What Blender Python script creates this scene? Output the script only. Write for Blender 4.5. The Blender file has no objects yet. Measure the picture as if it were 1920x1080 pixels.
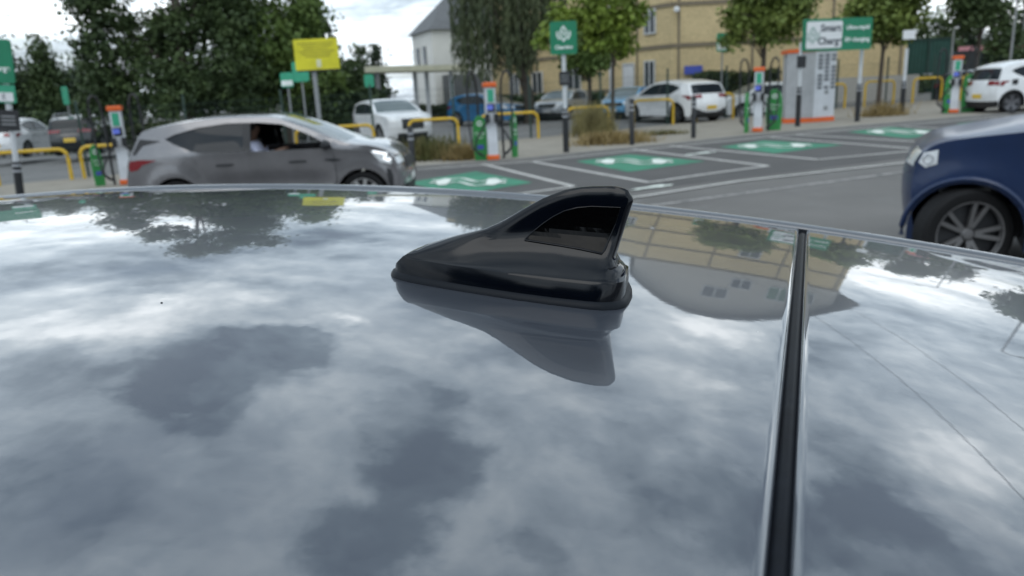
import bpy, bmesh, math, random
import numpy as np
from mathutils import Vector, Matrix
from mathutils.geometry import delaunay_2d_cdt
sc = bpy.context.scene
R = math.radians
# ------------------------------------------------------------------ camera
CAM_H = 1.66; FPX = 1400.0; PITCH = R(14.64); ROLL = R(2.8)
fw = Vector((0, math.cos(PITCH), -math.sin(PITCH)))
r0 = Vector((1, 0, 0)); u0_ = Vector((0, math.sin(PITCH), math.cos(PITCH)))
crt = math.cos(ROLL)*r0 - math.sin(ROLL)*u0_
cup = math.sin(ROLL)*r0 + math.cos(ROLL)*u0_
cd = bpy.data.cameras.new('camera'); cam = bpy.data.objects.new('camera', cd)
sc.collection.objects.link(cam); sc.camera = cam
M = Matrix((crt, cup, -fw)).transposed().to_4x4(); M.translation = (0, 0, CAM_H)
cam.matrix_world = M
cd.sensor_width = 36; cd.lens = 36*FPX/1920; cd.clip_start = .01; cd.clip_end = 3000
cd.dof.use_dof = True; cd.dof.focus_distance = 0.50; cd.dof.aperture_fstop = 10.0
# ------------------------------------------------------------------ exposure, world, sun
sc.view_settings.view_transform = 'Standard'; sc.view_settings.look = 'None'
sc.view_settings.exposure = 0.12; sc.view_settings.gamma = 1
SUN_EL, SUN_AZ = R(52), R(200)      # sun behind the photographer, veiled by cloud
w = bpy.data.worlds.new('World'); sc.world = w; w.use_nodes = True
nt = w.node_tree; nt.nodes.clear()
def WN(t, **k):
    n = nt.nodes.new(t)
    for a, b in k.items(): setattr(n, a, b)
    return n
def wmath(op, a, b=None, c=None, clamp=False):
    n = WN('ShaderNodeMath', operation=op); n.use_clamp = clamp
    for i, v in enumerate((a, b, c)):
        if v is None: continue
        if isinstance(v, (int, float)): n.inputs[i].default_value = v
        else: nt.links.new(v, n.inputs[i])
    return n.outputs[0]
def wvec(op, a, b=None):
    n = WN('ShaderNodeVectorMath', operation=op)
    for i, v in enumerate((a, b)):
        if v is None: continue
        if isinstance(v, tuple): n.inputs[i].default_value = v
        else: nt.links.new(v, n.inputs[i])
    return n
tc = WN('ShaderNodeTexCoord'); sep = WN('ShaderNodeSeparateXYZ'); nt.links.new(tc.outputs['Generated'], sep.inputs[0])
zz = wmath('ADD', wmath('MAXIMUM', sep.outputs[2], 0.0), 0.12)
px_ = wmath('DIVIDE', sep.outputs[0], zz); py_ = wmath('DIVIDE', sep.outputs[1], zz)
comb = WN('ShaderNodeCombineXYZ'); nt.links.new(px_, comb.inputs[0]); nt.links.new(py_, comb.inputs[1])
P = comb.outputs[0]                 # position on the cloud deck
def noise(vec, scale, detail=6, rough=.55, off=(0, 0, 0), dist=0.0):
    n = WN('ShaderNodeTexNoise'); n.inputs['Scale'].default_value = scale; n.inputs['Detail'].default_value = detail
    n.inputs['Roughness'].default_value = rough; n.inputs['Distortion'].default_value = dist
    nt.links.new(wvec('ADD', vec, off).outputs[0], n.inputs['Vector']); return n
warp = noise(P, 4.2, 7, .62, (4, 2, 1))
wv = wvec('SUBTRACT', warp.outputs['Color'], (.5, .5, .5)); wv2 = wvec('SCALE', wv.outputs[0]); wv2.inputs['Scale'].default_value = .40
dist_by_h = wvec('ADD', P, wv2.outputs[0]).outputs[0]
CLOUDS = [(-.57,1.57,.21,-1),(-.62,1.41,.11,-.8),(-.46,1.65,.14,-.9),(-.51,1.31,.07,-.6),(-.03,1.16,.12,-1),(-.13,.95,.12,-1),
 (-.11,1.36,.11,-.6),(-.63,.96,.17,-.6),(.55,1.08,.17,-.8),(.86,1.15,.14,-1.0),(.16,.96,.06,-.5),(.85,1.38,.1,-.5),(.31,1.27,.12,-.4),
 (-.89,1.43,.15,-.3),(-1.18,1.8,.29,.8),(-.81,1.83,.28,.7),(-.4,1.77,.08,.8),(.11,1.49,.15,.2),(.79,2.07,.19,.5),(1.06,1.11,.11,.8),
 (1.14,1.36,.14,.6),(2.59,4.44,1.5,1.0),(.5,1.58,.15,.5),(-.9,5.41,1.2,.6),(-2.11,3.61,.9,.7),(.57,2.06,.21,.4),
 (-1.35,2.34,.5,-.4),(-.33,2.75,.6,-.25)]
acc = 0.0
for cx, cy, rr, am in CLOUDS:
    d = WN('ShaderNodeVectorMath', operation='DISTANCE'); nt.links.new(dist_by_h, d.inputs[0]); d.inputs[1].default_value = (cx, cy, 0)
    mr = WN('ShaderNodeMapRange', interpolation_type='SMOOTHSTEP'); nt.links.new(d.outputs['Value'], mr.inputs['Value'])
    mr.inputs['From Min'].default_value = rr*1.35; mr.inputs['From Max'].default_value = rr*.62
    mr.inputs['To Min'].default_value = 0; mr.inputs['To Max'].default_value = am
    acc = wmath('ADD', mr.outputs[0], acc)
acc = wmath('MINIMUM', wmath('MAXIMUM', acc, -1.0), 1.1)
n1 = noise(P, 1.4, 8, .62, (7, 3, 5), .35); n2 = noise(P, 5.0, 5, .6, (1, 8, 2), .3)
dens = wmath('ADD', wmath('MULTIPLY', wmath('SUBTRACT', n1.outputs['Fac'], .5), 1.5), wmath('MULTIPLY', wmath('SUBTRACT', n2.outputs['Fac'], .5), .68))
n3 = noise(P, 13.0, 4, .6, (3, 9, 4), .4)
dens = wmath('ADD', dens, wmath('MULTIPLY', wmath('SUBTRACT', n3.outputs['Fac'], .5), .20))
dens = wmath('ADD', dens, wmath('MULTIPLY', acc, .36))
fac = wmath('ADD', wmath('MULTIPLY', dens, 1.1), .47, clamp=True)
ramp = WN('ShaderNodeValToRGB'); nt.links.new(fac, ramp.inputs[0])
e = ramp.color_ramp.elements
e[0].position = 0.0; e[0].color = (.16, .21, .29, 1); e[1].position = 1.0; e[1].color = (2.30, 2.40, 2.44, 1)
m = ramp.color_ramp.elements.new(.18); m.color = (.31, .40, .49, 1)
m = ramp.color_ramp.elements.new(.46); m.color = (.76, .90, 1.02, 1)
m = ramp.color_ramp.elements.new(.72); m.color = (1.27, 1.41, 1.50, 1)
# the deck is thinnest and whitest near the horizon and heavier overhead
hz = WN('ShaderNodeMapRange', interpolation_type='SMOOTHSTEP'); nt.links.new(sep.outputs[2], hz.inputs['Value'])
hz.inputs['From Min'].default_value = .05; hz.inputs['From Max'].default_value = .18; hz.inputs['To Min'].default_value = .45; hz.inputs['To Max'].default_value = 0
mixh = WN('ShaderNodeMix', data_type='RGBA'); nt.links.new(hz.outputs[0], mixh.inputs['Factor'])
nt.links.new(ramp.outputs[0], mixh.inputs['A']); mixh.inputs['B'].default_value = (.66, .71, .76, 1)
sky = WN('ShaderNodeTexSky', sky_type='NISHITA', sun_disc=False, sun_elevation=SUN_EL, sun_rotation=SUN_AZ)
skm = wvec('SCALE', sky.outputs[0]); skm.inputs['Scale'].default_value = 1.0
clm = wvec('SCALE', mixh.outputs['Result']); clm.inputs['Scale'].default_value = 10.0
gap = noise(P, .9, 5, .6, (11, 6, 3))
gm = WN('ShaderNodeMapRange', interpolation_type='SMOOTHSTEP'); nt.links.new(gap.outputs['Fac'], gm.inputs['Value'])
gm.inputs['From Min'].default_value = .56; gm.inputs['From Max'].default_value = .70; gm.inputs['To Min'].default_value = .97; gm.inputs['To Max'].default_value = .55
mx = WN('ShaderNodeMix', data_type='RGBA'); nt.links.new(gm.outputs[0], mx.inputs['Factor'])
nt.links.new(skm.outputs[0], mx.inputs['A']); nt.links.new(clm.outputs[0], mx.inputs['B'])
bg = WN('ShaderNodeBackground'); bg.inputs['Strength'].default_value = .105; nt.links.new(mx.outputs['Result'], bg.inputs['Color'])
wo = WN('ShaderNodeOutputWorld'); nt.links.new(bg.outputs[0], wo.inputs['Surface'])
sl = bpy.data.lights.new('sun', 'SUN'); sl.energy = .6; sl.angle = R(40); sl.color = (1, .96, .9)
so = bpy.data.objects.new('sun', sl); sc.collection.objects.link(so)
sd = Vector((math.sin(SUN_AZ)*math.cos(SUN_EL), math.cos(SUN_AZ)*math.cos(SUN_EL), math.sin(SUN_EL)))
so.rotation_euler = sd.to_track_quat('Z', 'Y').to_euler(); so.location = (0, 0, 60)
# ------------------------------------------------------------------ survey helper: sight line of a point seen in the photo
def ray(x, y): return (fw + (x-960)/FPX*crt - (y-540)/FPX*cup).normalized()
GX = .014        # the car park climbs gently to the right
def onz(x, y, z=0.0):
    d = ray(x, y); k = (z-CAM_H)/(d.z-GX*d.x); return Vector((d.x*k, d.y*k, z))
def tilt(o):
    for v in o.data.vertices: v.co.z += GX*v.co.x
def atY(x, y, Y):
    d = ray(x, y); k = Y/d.y; return Vector((d.x*k, Y, CAM_H+d.z*k))
# ------------------------------------------------------------------ materials
MATS = {}
def mat(name, col, rough=.6, metal=0., coat=0., noise_=None, spec=None, emit=None, bump=None, coatr=.03, trans=0, ior=None, alpha=None, wear=None):
    if name in MATS: return MATS[name]
    m = bpy.data.materials.new(name); m.use_nodes = True; t = m.node_tree; b = t.nodes['Principled BSDF']
    b.inputs['Base Color'].default_value = (*col, 1); b.inputs['Roughness'].default_value = rough
    b.inputs['Metallic'].default_value = metal; b.inputs['Coat Weight'].default_value = coat; b.inputs['Coat Roughness'].default_value = coatr
    if spec is not None: b.inputs['Specular IOR Level'].default_value = spec
    if ior: b.inputs['IOR'].default_value = ior
    if trans: b.inputs['Transmission Weight'].default_value = trans
    if alpha is not None: b.inputs['Alpha'].default_value = alpha
    if emit: b.inputs['Emission Color'].default_value = (*col, 1); b.inputs['Emission Strength'].default_value = emit
    tcn = t.nodes.new('ShaderNodeTexCoord')
    sc_, amt = noise_ if noise_ else (3.0, .12)
    n = t.nodes.new('ShaderNodeTexNoise'); n.inputs['Scale'].default_value = sc_; n.inputs['Detail'].default_value = 7; n.inputs['Roughness'].default_value = .65
    t.links.new(tcn.outputs['Object'], n.inputs['Vector'])
    mp = t.nodes.new('ShaderNodeMapRange'); mp.inputs['From Min'].default_value = .3; mp.inputs['From Max'].default_value = .7
    mp.inputs['To Min'].default_value = 1-amt; mp.inputs['To Max'].default_value = 1+amt
    t.links.new(n.outputs['Fac'], mp.inputs['Value'])
    sc2 = t.nodes.new('ShaderNodeVectorMath'); sc2.operation = 'SCALE'; sc2.inputs[0].default_value = col
    t.links.new(mp.outputs[0], sc2.inputs['Scale']); last = sc2.outputs[0]
    if wear:
        ws, wt, wc = wear
        n2 = t.nodes.new('ShaderNodeTexNoise'); n2.inputs['Scale'].default_value = ws; n2.inputs['Detail'].default_value = 8; n2.inputs['Roughness'].default_value = .75
        t.links.new(tcn.outputs['Object'], n2.inputs['Vector'])
        m2 = t.nodes.new('ShaderNodeMapRange'); m2.inputs['From Min'].default_value = wt; m2.inputs['From Max'].default_value = wt+.07
        t.links.new(n2.outputs['Fac'], m2.inputs['Value'])
        mm = t.nodes.new('ShaderNodeMix'); mm.data_type = 'RGBA'; t.links.new(m2.outputs[0], mm.inputs['Factor'])
        t.links.new(last, mm.inputs['A']); mm.inputs['B'].default_value = (*wc, 1); last = mm.outputs['Result']
    t.links.new(last, b.inputs['Base Color'])
    if bump:
        bs, bd = bump
        n3 = t.nodes.new('ShaderNodeTexNoise'); n3.inputs['Scale'].default_value = bs; n3.inputs['Detail'].default_value = 4
        t.links.new(tcn.outputs['Object'], n3.inputs['Vector'])
        bp = t.nodes.new('ShaderNodeBump'); bp.inputs['Strength'].default_value = .6; bp.inputs['Distance'].default_value = bd
        t.links.new(n3.outputs['Fac'], bp.inputs['Height']); t.links.new(bp.outputs[0], b.inputs['Normal'])
    MATS[name] = m; return m
def brick(name, col, mortar, scale):
    m = mat(name, col, .85); t = m.node_tree; b = t.nodes['Principled BSDF']
    geo = t.nodes.new('ShaderNodeTexCoord'); mp = t.nodes.new('ShaderNodeMapping'); t.links.new(geo.outputs['Object'], mp.inputs[0])
    mp.inputs['Rotation'].default_value = (R(90), 0, 0)
    br = t.nodes.new('ShaderNodeTexBrick'); br.inputs['Scale'].default_value = scale
    br.inputs['Color1'].default_value = (*[c*1.1 for c in col], 1); br.inputs['Color2'].default_value = (*[c*.86 for c in col], 1); br.inputs['Mortar'].default_value = (*mortar, 1)
    br.inputs['Mortar Size'].default_value = .012
    t.links.new(mp.outputs[0], br.inputs[0]); 
    n = t.nodes.new('ShaderNodeTexNoise'); n.inputs['Scale'].default_value = .6; n.inputs['Detail'].default_value = 6
    t.links.new(geo.outputs['Object'], n.inputs['Vector'])
    mr = t.nodes.new('ShaderNodeMapRange'); mr.inputs['To Min'].default_value = .8; mr.inputs['To Max'].default_value = 1.2; t.links.new(n.outputs['Fac'], mr.inputs[0])
    v = t.nodes.new('ShaderNodeVectorMath'); v.operation = 'SCALE'; t.links.new(br.outputs[0], v.inputs[0]); t.links.new(mr.outputs[0], v.inputs['Scale'])
    t.links.new(v.outputs[0], b.inputs['Base Color']); return m
def leafmat(name, c1, c2, sc_=.9):
    if name in MATS: return MATS[name]
    m = bpy.data.materials.new(name); m.use_nodes = True; t = m.node_tree; b = t.nodes['Principled BSDF']
    b.inputs['Roughness'].default_value = .55; b.inputs['Specular IOR Level'].default_value = .25
    tcn = t.nodes.new('ShaderNodeTexCoord'); n = t.nodes.new('ShaderNodeTexNoise'); n.inputs['Scale'].default_value = sc_; n.inputs['Detail'].default_value = 5
    n.inputs['Roughness'].default_value = .7
    t.links.new(tcn.outputs['Object'], n.inputs['Vector'])
    r = t.nodes.new('ShaderNodeMapRange'); r.inputs['From Min'].default_value = .36; r.inputs['From Max'].default_value = .64; t.links.new(n.outputs['Fac'], r.inputs[0])
    x = t.nodes.new('ShaderNodeMix'); x.data_type = 'RGBA'; x.inputs['A'].default_value = (*c1, 1); x.inputs['B'].default_value = (*c2, 1)
    t.links.new(r.outputs[0], x.inputs['Factor']); t.links.new(x.outputs['Result'], b.inputs['Base Color'])
    MATS[name] = m; return m
WHITE = mat('white_paint', (.74, .75, .76), .4, noise_=(4, .06)); BLACK = mat('black_plastic', (.018, .019, .022), .5)
DARKTRIM = mat('dark_trim', (.02, .021, .024), .55); RUBBER = mat('tyre_rubber', (.011, .011, .012), .75, spec=.25)
RIM = mat('alloy_silver', (.42, .42, .43), .35, .8); RIMD = mat('alloy_dark', (.16, .16, .17), .4, .7); RIMW = mat('alloy_bright', (.7, .7, .7), .3, .6)
GLASS = mat('tinted_glass', (.018, .023, .029), .04, spec=.25); GLASSL = mat('windscreen_glass', (.10, .13, .135), .04, spec=.8)
CHROME = mat('chrome', (.6, .6, .62), .15, 1); RED = mat('red_lamp', (.22, .008, .014), .15, coat=1)
LAMP = mat('lamp_lens', (.75, .78, .8), .1, coat=1); LAMPON = mat('lamp_lit', (.95, .97, 1), .3, emit=.9)
YPLATE = mat('yellow_plate', (.75, .50, .06), .5); WPLATE = mat('white_plate', (.75, .75, .72), .5)
YELLOW = mat('yellow_paint', (.62, .40, .03), .45, noise_=(5, .14)); ORANGE = mat('orange_paint', (.72, .13, .025), .45)
GREEN = mat('green_sign', (.008, .20, .10), .4); GREENP = mat('green_plate', (.03, .24, .055), .45, noise_=(6, .12)); TEAL = mat('teal_sign', (.04, .34, .20), .45)
BLUE = mat('blue_label', (.06, .09, .40), .5); TXTW = mat('white_lettering', (.8, .84, .82), .5); TXTD = mat('dark_lettering', (.09, .10, .12), .5)
GALV = mat('galvanised_steel', (.30, .31, .32), .45, .3, noise_=(6, .1)); SCREEN = mat('blue_screen', (.10, .14, .50), .2, emit=.35)
PGREY = mat('pole_white', (.60, .62, .64), .45); YSIGN = mat('yellow_sign', (.72, .66, .03), .45); YINK = mat('sign_ink', (.30, .26, .03), .6)
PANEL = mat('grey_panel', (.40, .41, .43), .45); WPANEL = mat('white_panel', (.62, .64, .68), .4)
BARK = mat('bark', (.075, .06, .048), .9, noise_=(8, .35)); FENCEG = mat('fence_green', (.03, .06, .05), .5)
SKIN = mat('skin', (.16, .09, .06), .6); SHIRT = mat('lilac_shirt', (.66, .68, .85), .8); HAIR = mat('hair', (.015, .012, .01), .8)
# ------------------------------------------------------------------ mesh helper
class MB:
    def __init__(s): s.v = []; s.f = []
    def add(s, vs, fs):
        o = len(s.v); s.v += [tuple(v) for v in vs]; s.f += [tuple(i+o for i in f) for f in fs]; return s
    def box(s, c, d, rz=0, b=0):
        x, y, z = [k/2 for k in d]; vs = []
        for sx, sy, sz in ((-1,-1,-1),(1,-1,-1),(1,1,-1),(-1,1,-1),(-1,-1,1),(1,-1,1),(1,1,1),(-1,1,1)):
            px, py = sx*x, sy*y
            vs.append((c[0]+px*math.cos(rz)-py*math.sin(rz), c[1]+px*math.sin(rz)+py*math.cos(rz), c[2]+sz*z))
        return s.add(vs, [(0,3,2,1),(4,5,6,7),(0,1,5,4),(1,2,6,5),(2,3,7,6),(3,0,4,7)])
    def tube(s, pts, r, n=10, caps=True):
        pts = [Vector(p) for p in pts]; rs = r if isinstance(r, (list, tuple)) else [r]*len(pts); rings = []
        up = Vector((0, 0, 1)); 
        for i, p in enumerate(pts):
            t = (pts[min(i+1, len(pts)-1)]-pts[max(i-1, 0)]).normalized()
            a = t.cross(up)
            if a.length < .05: a = t.cross(Vector((0, 1, 0)))
            a.normalize(); b = t.cross(a)
            rings.append([p+(a*math.cos(2*math.pi*k/n)+b*math.sin(2*math.pi*k/n))*rs[i] for k in range(n)])
        vs = [v for q in rings for v in q]; fs = []
        for i in range(len(pts)-1):
            for k in range(n): fs.append((i*n+k, i*n+(k+1) % n, (i+1)*n+(k+1) % n, (i+1)*n+k))
        if caps: fs.append(tuple(range(n))[::-1]); fs.append(tuple((len(pts)-1)*n+k for k in range(n)))
        return s.add(vs, fs)
    def prism(s, poly, f0, f1):
        n = len(poly); vs = [f0(*p) for p in poly]+[f1(*p) for p in poly]
        fs = [tuple(range(n))[::-1], tuple(range(n, 2*n))]+[(i, (i+1) % n, (i+1) % n+n, i+n) for i in range(n)]
        return s.add(vs, fs)
    def lathe(s, prof, n=32, axis='y', c=(0, 0, 0)):
        vs = []; m = len(prof)
        for k in range(n):
            a = 2*math.pi*k/n
            for r, h in prof:
                p = (r*math.cos(a), h, r*math.sin(a)) if axis == 'y' else (r*math.cos(a), r*math.sin(a), h)
                vs.append((p[0]+c[0], p[1]+c[1], p[2]+c[2]))
        fs = [(k*m+i, ((k+1) % n)*m+i, ((k+1) % n)*m+i+1, k*m+i+1) for k in range(n) for i in range(m-1)]
        return s.add(vs, fs)
    def build(s, name, m, parent=None, smooth=False, bevel=0, merge=0):
        me = bpy.data.meshes.new(name); me.from_pydata(s.v, [], s.f); me.materials.append(m)
        bm = bmesh.new(); bm.from_mesh(me)
        if merge: bmesh.ops.remove_doubles(bm, verts=bm.verts, dist=merge)
        bmesh.ops.recalc_face_normals(bm, faces=bm.faces); bm.to_mesh(me); bm.free()
        if smooth:
            me.polygons.foreach_set('use_smooth', [True]*len(me.polygons))
            me.set_sharp_from_angle(angle=R(smooth if smooth is not True else 40))
        o = bpy.data.objects.new(name, me); sc.collection.objects.link(o)
        if parent: o.parent = parent
        if bevel:
            b = o.modifiers.new('bevel', 'BEVEL'); b.width = bevel; b.segments = 2; b.limit_method = 'ANGLE'
        return o
def tag(o, label=None, cat=None, group=None, kind=None):
    if label: o['label'] = label
    if cat: o['category'] = cat
    if group: o['group'] = group
    if kind: o['kind'] = kind
    if kind == 'structure': tilt(o)
    return o
def thing(name, label, cat, loc=(0, 0, 0), rz=0, group=None):
    o = bpy.data.objects.new(name, None); sc.collection.objects.link(o); o.empty_display_size = .2
    o.location = (loc[0], loc[1], loc[2]+GX*loc[0]); o.rotation_euler = (0, 0, rz); return tag(o, label, cat, group)
def dup(root, loc, rz, label, group=None, scale=1):
    def cp(o, par):
        c = o.copy(); sc.collection.objects.link(c); c.parent = par
        for ch in kids[o.name]: cp(ch, c)
        return c
    kids = {}
    def walk(o):
        kids[o.name] = [k for k in o.children]
        for k in kids[o.name]: walk(k)
    walk(root)
    c = cp(root, None); c.location = (loc[0], loc[1], loc[2]+GX*loc[0]); c.rotation_euler = (0, 0, rz); c.scale = (scale,)*3; c['label'] = label
    if group: c['group'] = group
    return c
def text(s_, size, m, parent, name, loc, rz=0, spacing=1.0, bold=0.0, align='CENTER'):
    c = bpy.data.curves.new('t', 'FONT'); c.body = s_; c.size = size; c.align_x = align; c.align_y = 'CENTER'; c.extrude = .002; c.offset = bold; c.space_character = spacing
    o = bpy.data.objects.new('t', c); sc.collection.objects.link(o)
    me = bpy.data.meshes.new_from_object(o.evaluated_get(bpy.context.evaluated_depsgraph_get()))
    bpy.data.objects.remove(o); me.materials.clear(); me.materials.append(m)
    me.transform(Matrix.Translation(loc) @ Matrix.Rotation(rz, 4, 'Z') @ Matrix.Rotation(R(90), 4, 'X'))
    ob = bpy.data.objects.new(name, me); sc.collection.objects.link(ob); ob.parent = parent; return ob
def tpos(px, Y): return atY(px, 200, Y).x
def sheet(name, pts, z, m, kind='structure'):
    b = MB(); b.add([(p[0], p[1], z) for p in pts], [tuple(range(len(pts)))]); o = b.build(name, m); tag(o, kind=kind); return o
# ------------------------------------------------------------------ ground
ASPH = mat('asphalt', (.140, .133, .126), .9, noise_=(.35, .2), bump=(90, .004), wear=(1.3, .58, (.165, .16, .153)))
ASPHB = mat('asphalt_bays', (.088, .084, .082), .9, noise_=(.6, .14), bump=(90, .004), wear=(3.1, .64, (.13, .126, .122)))
ASPHL = mat('asphalt_old', (.17, .168, .165), .9, noise_=(.3, .12))
LINE = mat('line_paint', (.50, .485, .46), .8, noise_=(1.5, .12), wear=(9, .57, (.17, .165, .16)))
LINEO = mat('line_paint_faded', (.30, .285, .275), .8, noise_=(1.5, .15), wear=(8, .50, (.11, .108, .106)))
BAYG = mat('bay_green', (.035, .215, .125), .75, noise_=(1.2, .25), wear=(7, .57, (.10, .14, .12)))
ICON = mat('icon_paint', (.70, .74, .68), .8, noise_=(2, .15), wear=(12, .60, (.10, .26, .18)))
PAVE = mat('pavement', (.27, .245, .205), .9, noise_=(.9, .16), bump=(60, .004), wear=(1.7, .62, (.16, .15, .12)))
KERB = mat('kerb_stone', (.24, .235, .225), .85)
sheet('ground', [(-600, -300), (600, -300), (600, 900), (-600, 900)], 0, ASPH)
back = [(-16, 13.4), (-2.04, 18.17), (.67, 18.42), (2.34, 19.23), (7.45, 21.44), (15.77, 23.53), (34, 28)]
front = [(34, 24.6), (7.0, 14.0), (2.0, 12.0), (-12, 6.2)]
sheet('charging_bays', back+[Vector(p) for p in front], .004, ASPHB)
pf = [(-22, 13.0), (-11.9, 16.0), (-2.2, 18.7), (.6, 19.05), (2.3, 19.85), (4.5, 20.75), (7.3, 22.2), (15.8, 24.5), (40, 31)]
pb = [(40, 44), (24, 38.2), (18, 36.2), (9.5, 32.4), (3.7, 28.4), (1.2, 27.4), (-1.6, 26.3), (-12, 21.9), (-22, 17)]
sheet('pavement', pf+pb, .05, PAVE)
kb = MB()
for a, b in zip(pf[:-1], pf[1:]):
    a, b = Vector(a), Vector(b); dd = b-a; c = (a+b)/2; kb.box((c.x, c.y-.06, .027), (dd.length+.03, .12, .056), math.atan2(dd.y, dd.x))
tag(kb.build('kerb', KERB), kind='structure')
def fency(x): 
    tab = [(-60, -5), (-22, 17)]+[(p[0], p[1]) for p in reversed(pb)][1:]+[(80, 62)]
    for (x0, y0), (x1, y1) in zip(tab[:-1], tab[1:]):
        if x0 <= x <= x1: return y0+(y1-y0)*(x-x0)/(x1-x0)
    return 80
def lotz(x, y):
    d = max(0, y-fency(x))*.79; s_ = min(1, max(0, (x+12)/8)); s_ = s_*s_*(3-2*s_); return s_*min(.28, .02*d)+.007
b = MB(); xs_ = list(np.linspace(-60, 60, 61)); nr_ = 24; rows = []
for x in xs_: y0 = fency(x); rows.append([(x, y0+(125-y0)*(k/nr_)**2, lotz(x, y0+(125-y0)*(k/nr_)**2)) for k in range(nr_+1)])
b.add([p for r_ in rows for p in r_], [(i*(nr_+1)+j, (i+1)*(nr_+1)+j, (i+1)*(nr_+1)+j+1, i*(nr_+1)+j+1) for i in range(60) for j in range(nr_)])
tag(b.build('far_car_park', ASPHL, smooth=True), kind='structure')
def line_strip(pts, wdt, z=.009):
    b = MB()
    for a, c in zip(pts[:-1], pts[1:]):
        a = Vector(a[:2]); c = Vector(c[:2]); d = (c-a).normalized(); n = Vector((-d.y, d.x))*wdt/2
        b.add([(*(a+n), z), (*(a-n), z), (*(c-n), z), (*(c+n), z)], [(0, 1, 2, 3)])
    return b
L = MB()
def ln(*px, wdt=.13, z=.009, world=False):
    pts = [Vector(p) if world else onz(*p) for p in px]; b = line_strip(pts, wdt, z); L.add(b.v, b.f)
ln((-16, 13.4), (-2.04, 18.17), (.67, 18.42), (2.34, 19.23), (7.45, 21.44), (15.77, 23.53), (34, 28), world=True)
for k, q in enumerate([((905, 308), (1075, 350)), ((1000, 304), (1218, 343)), ((1188, 281), (1440, 312)), ((1256, 274), (1535, 300)), ((1445, 258), (1745, 282)), ((1490, 253), (1822, 272)), ((1640, 243), (1980, 262)), ((1695, 238), (2050, 256))]):
    ln(*q, z=.0095+k*.0004)
for k, q in enumerate([((1218, 343), (1335, 326), (1440, 312)), ((1535, 300), (1745, 281)), ((1822, 272), (2000, 260)), ((700, 402), (1075, 351))]):
    ln(*q, z=.0135+k*.0004)
ln((1000, 392), (1200, 370), (1385, 341), (1700, 306), (2100, 268), wdt=.12, z=.0155)
tag(L.build('bay_lines', LINE), kind='structure')
L = MB(); ln((1000, 416), (1230, 385), (1400, 362), (1700, 322), (2100, 280), wdt=.14, z=.0055)
tag(L.build('faded_road_line', LINEO), kind='structure')
greens = [[(762, 343), (893, 322), (998, 343), (862, 366)], [(1080, 303), (1180, 290), (1322, 303), (1178, 323)], [(1350, 276), (1432, 264), (1580, 272), (1452, 288)],
          [(1590, 248), (1668, 239), (1800, 249), (1702, 260)], [(1792, 233), (1850, 226), (1945, 231), (1880, 241)], [(470, 380), (600, 360), (700, 384), (540, 410)]]
gm_, ic = MB(), MB()
for q in greens:
    c = [onz(*p) for p in q]
    gm_.add([(p.x, p.y, .0085) for p in c], [(0, 1, 2, 3)])
    O = (c[0]+c[1]+c[2]+c[3])/4; ux = (c[2]-c[0])/2; uy = (c[1]-c[3])/2      # icon axes: across the panel and away
    def pt(a, b, ux=ux, uy=uy, O=O): return (O.x+ux.x*a+uy.x*b, O.y+ux.y*a+uy.y*b, .0180)
    for sg in (-1, 1):                                  # two wavy cables
        pts = [pt(-.34+.68*i/14, .16*sg+.15*math.sin(i/14*2*math.pi)) for i in range(15)]
        b = line_strip(pts, .10, .0180+.0006*(sg+1)); ic.add(b.v, b.f)
    for sg in (-1, 1):                                  # a plug at each end
        poly = [(.30, -.26), (.42, -.30), (.50, -.12), (.60, -.14), (.60, -.05), (.51, -.04), (.51, .06), (.60, .08), (.60, .17), (.50, .15), (.42, .30), (.30, .26)]
        ic.add([(*pt(a*sg, b_)[:2], .0200) for a, b_ in poly], [tuple(range(len(poly)))])
tag(gm_.build('green_bay_panels', BAYG), kind='structure'); 
for (x, y, s_) in [(1312, 289, .62), (1222, 353, .55), (1790, 243, .8)]:
    o = onz(x, y)
    bx = [(-.75, -.1), (-.6, .12), (-.2, .16), (-.05, .3), (.3, .3), (.42, .12), (.75, .08), (.78, -.1), (.5, -.12), (.4, -.22), (.26, -.12), (-.3, -.12), (-.4, -.22), (-.52, -.12)]
    ic.add([(o.x+a*s_*.9+b*.3, o.y+(b*1.3+a*.35)*s_, .0190) for a, b in bx], [tuple(range(len(bx)))])
tag(ic.build('painted_bay_symbols', ICON), kind='structure')
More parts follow.
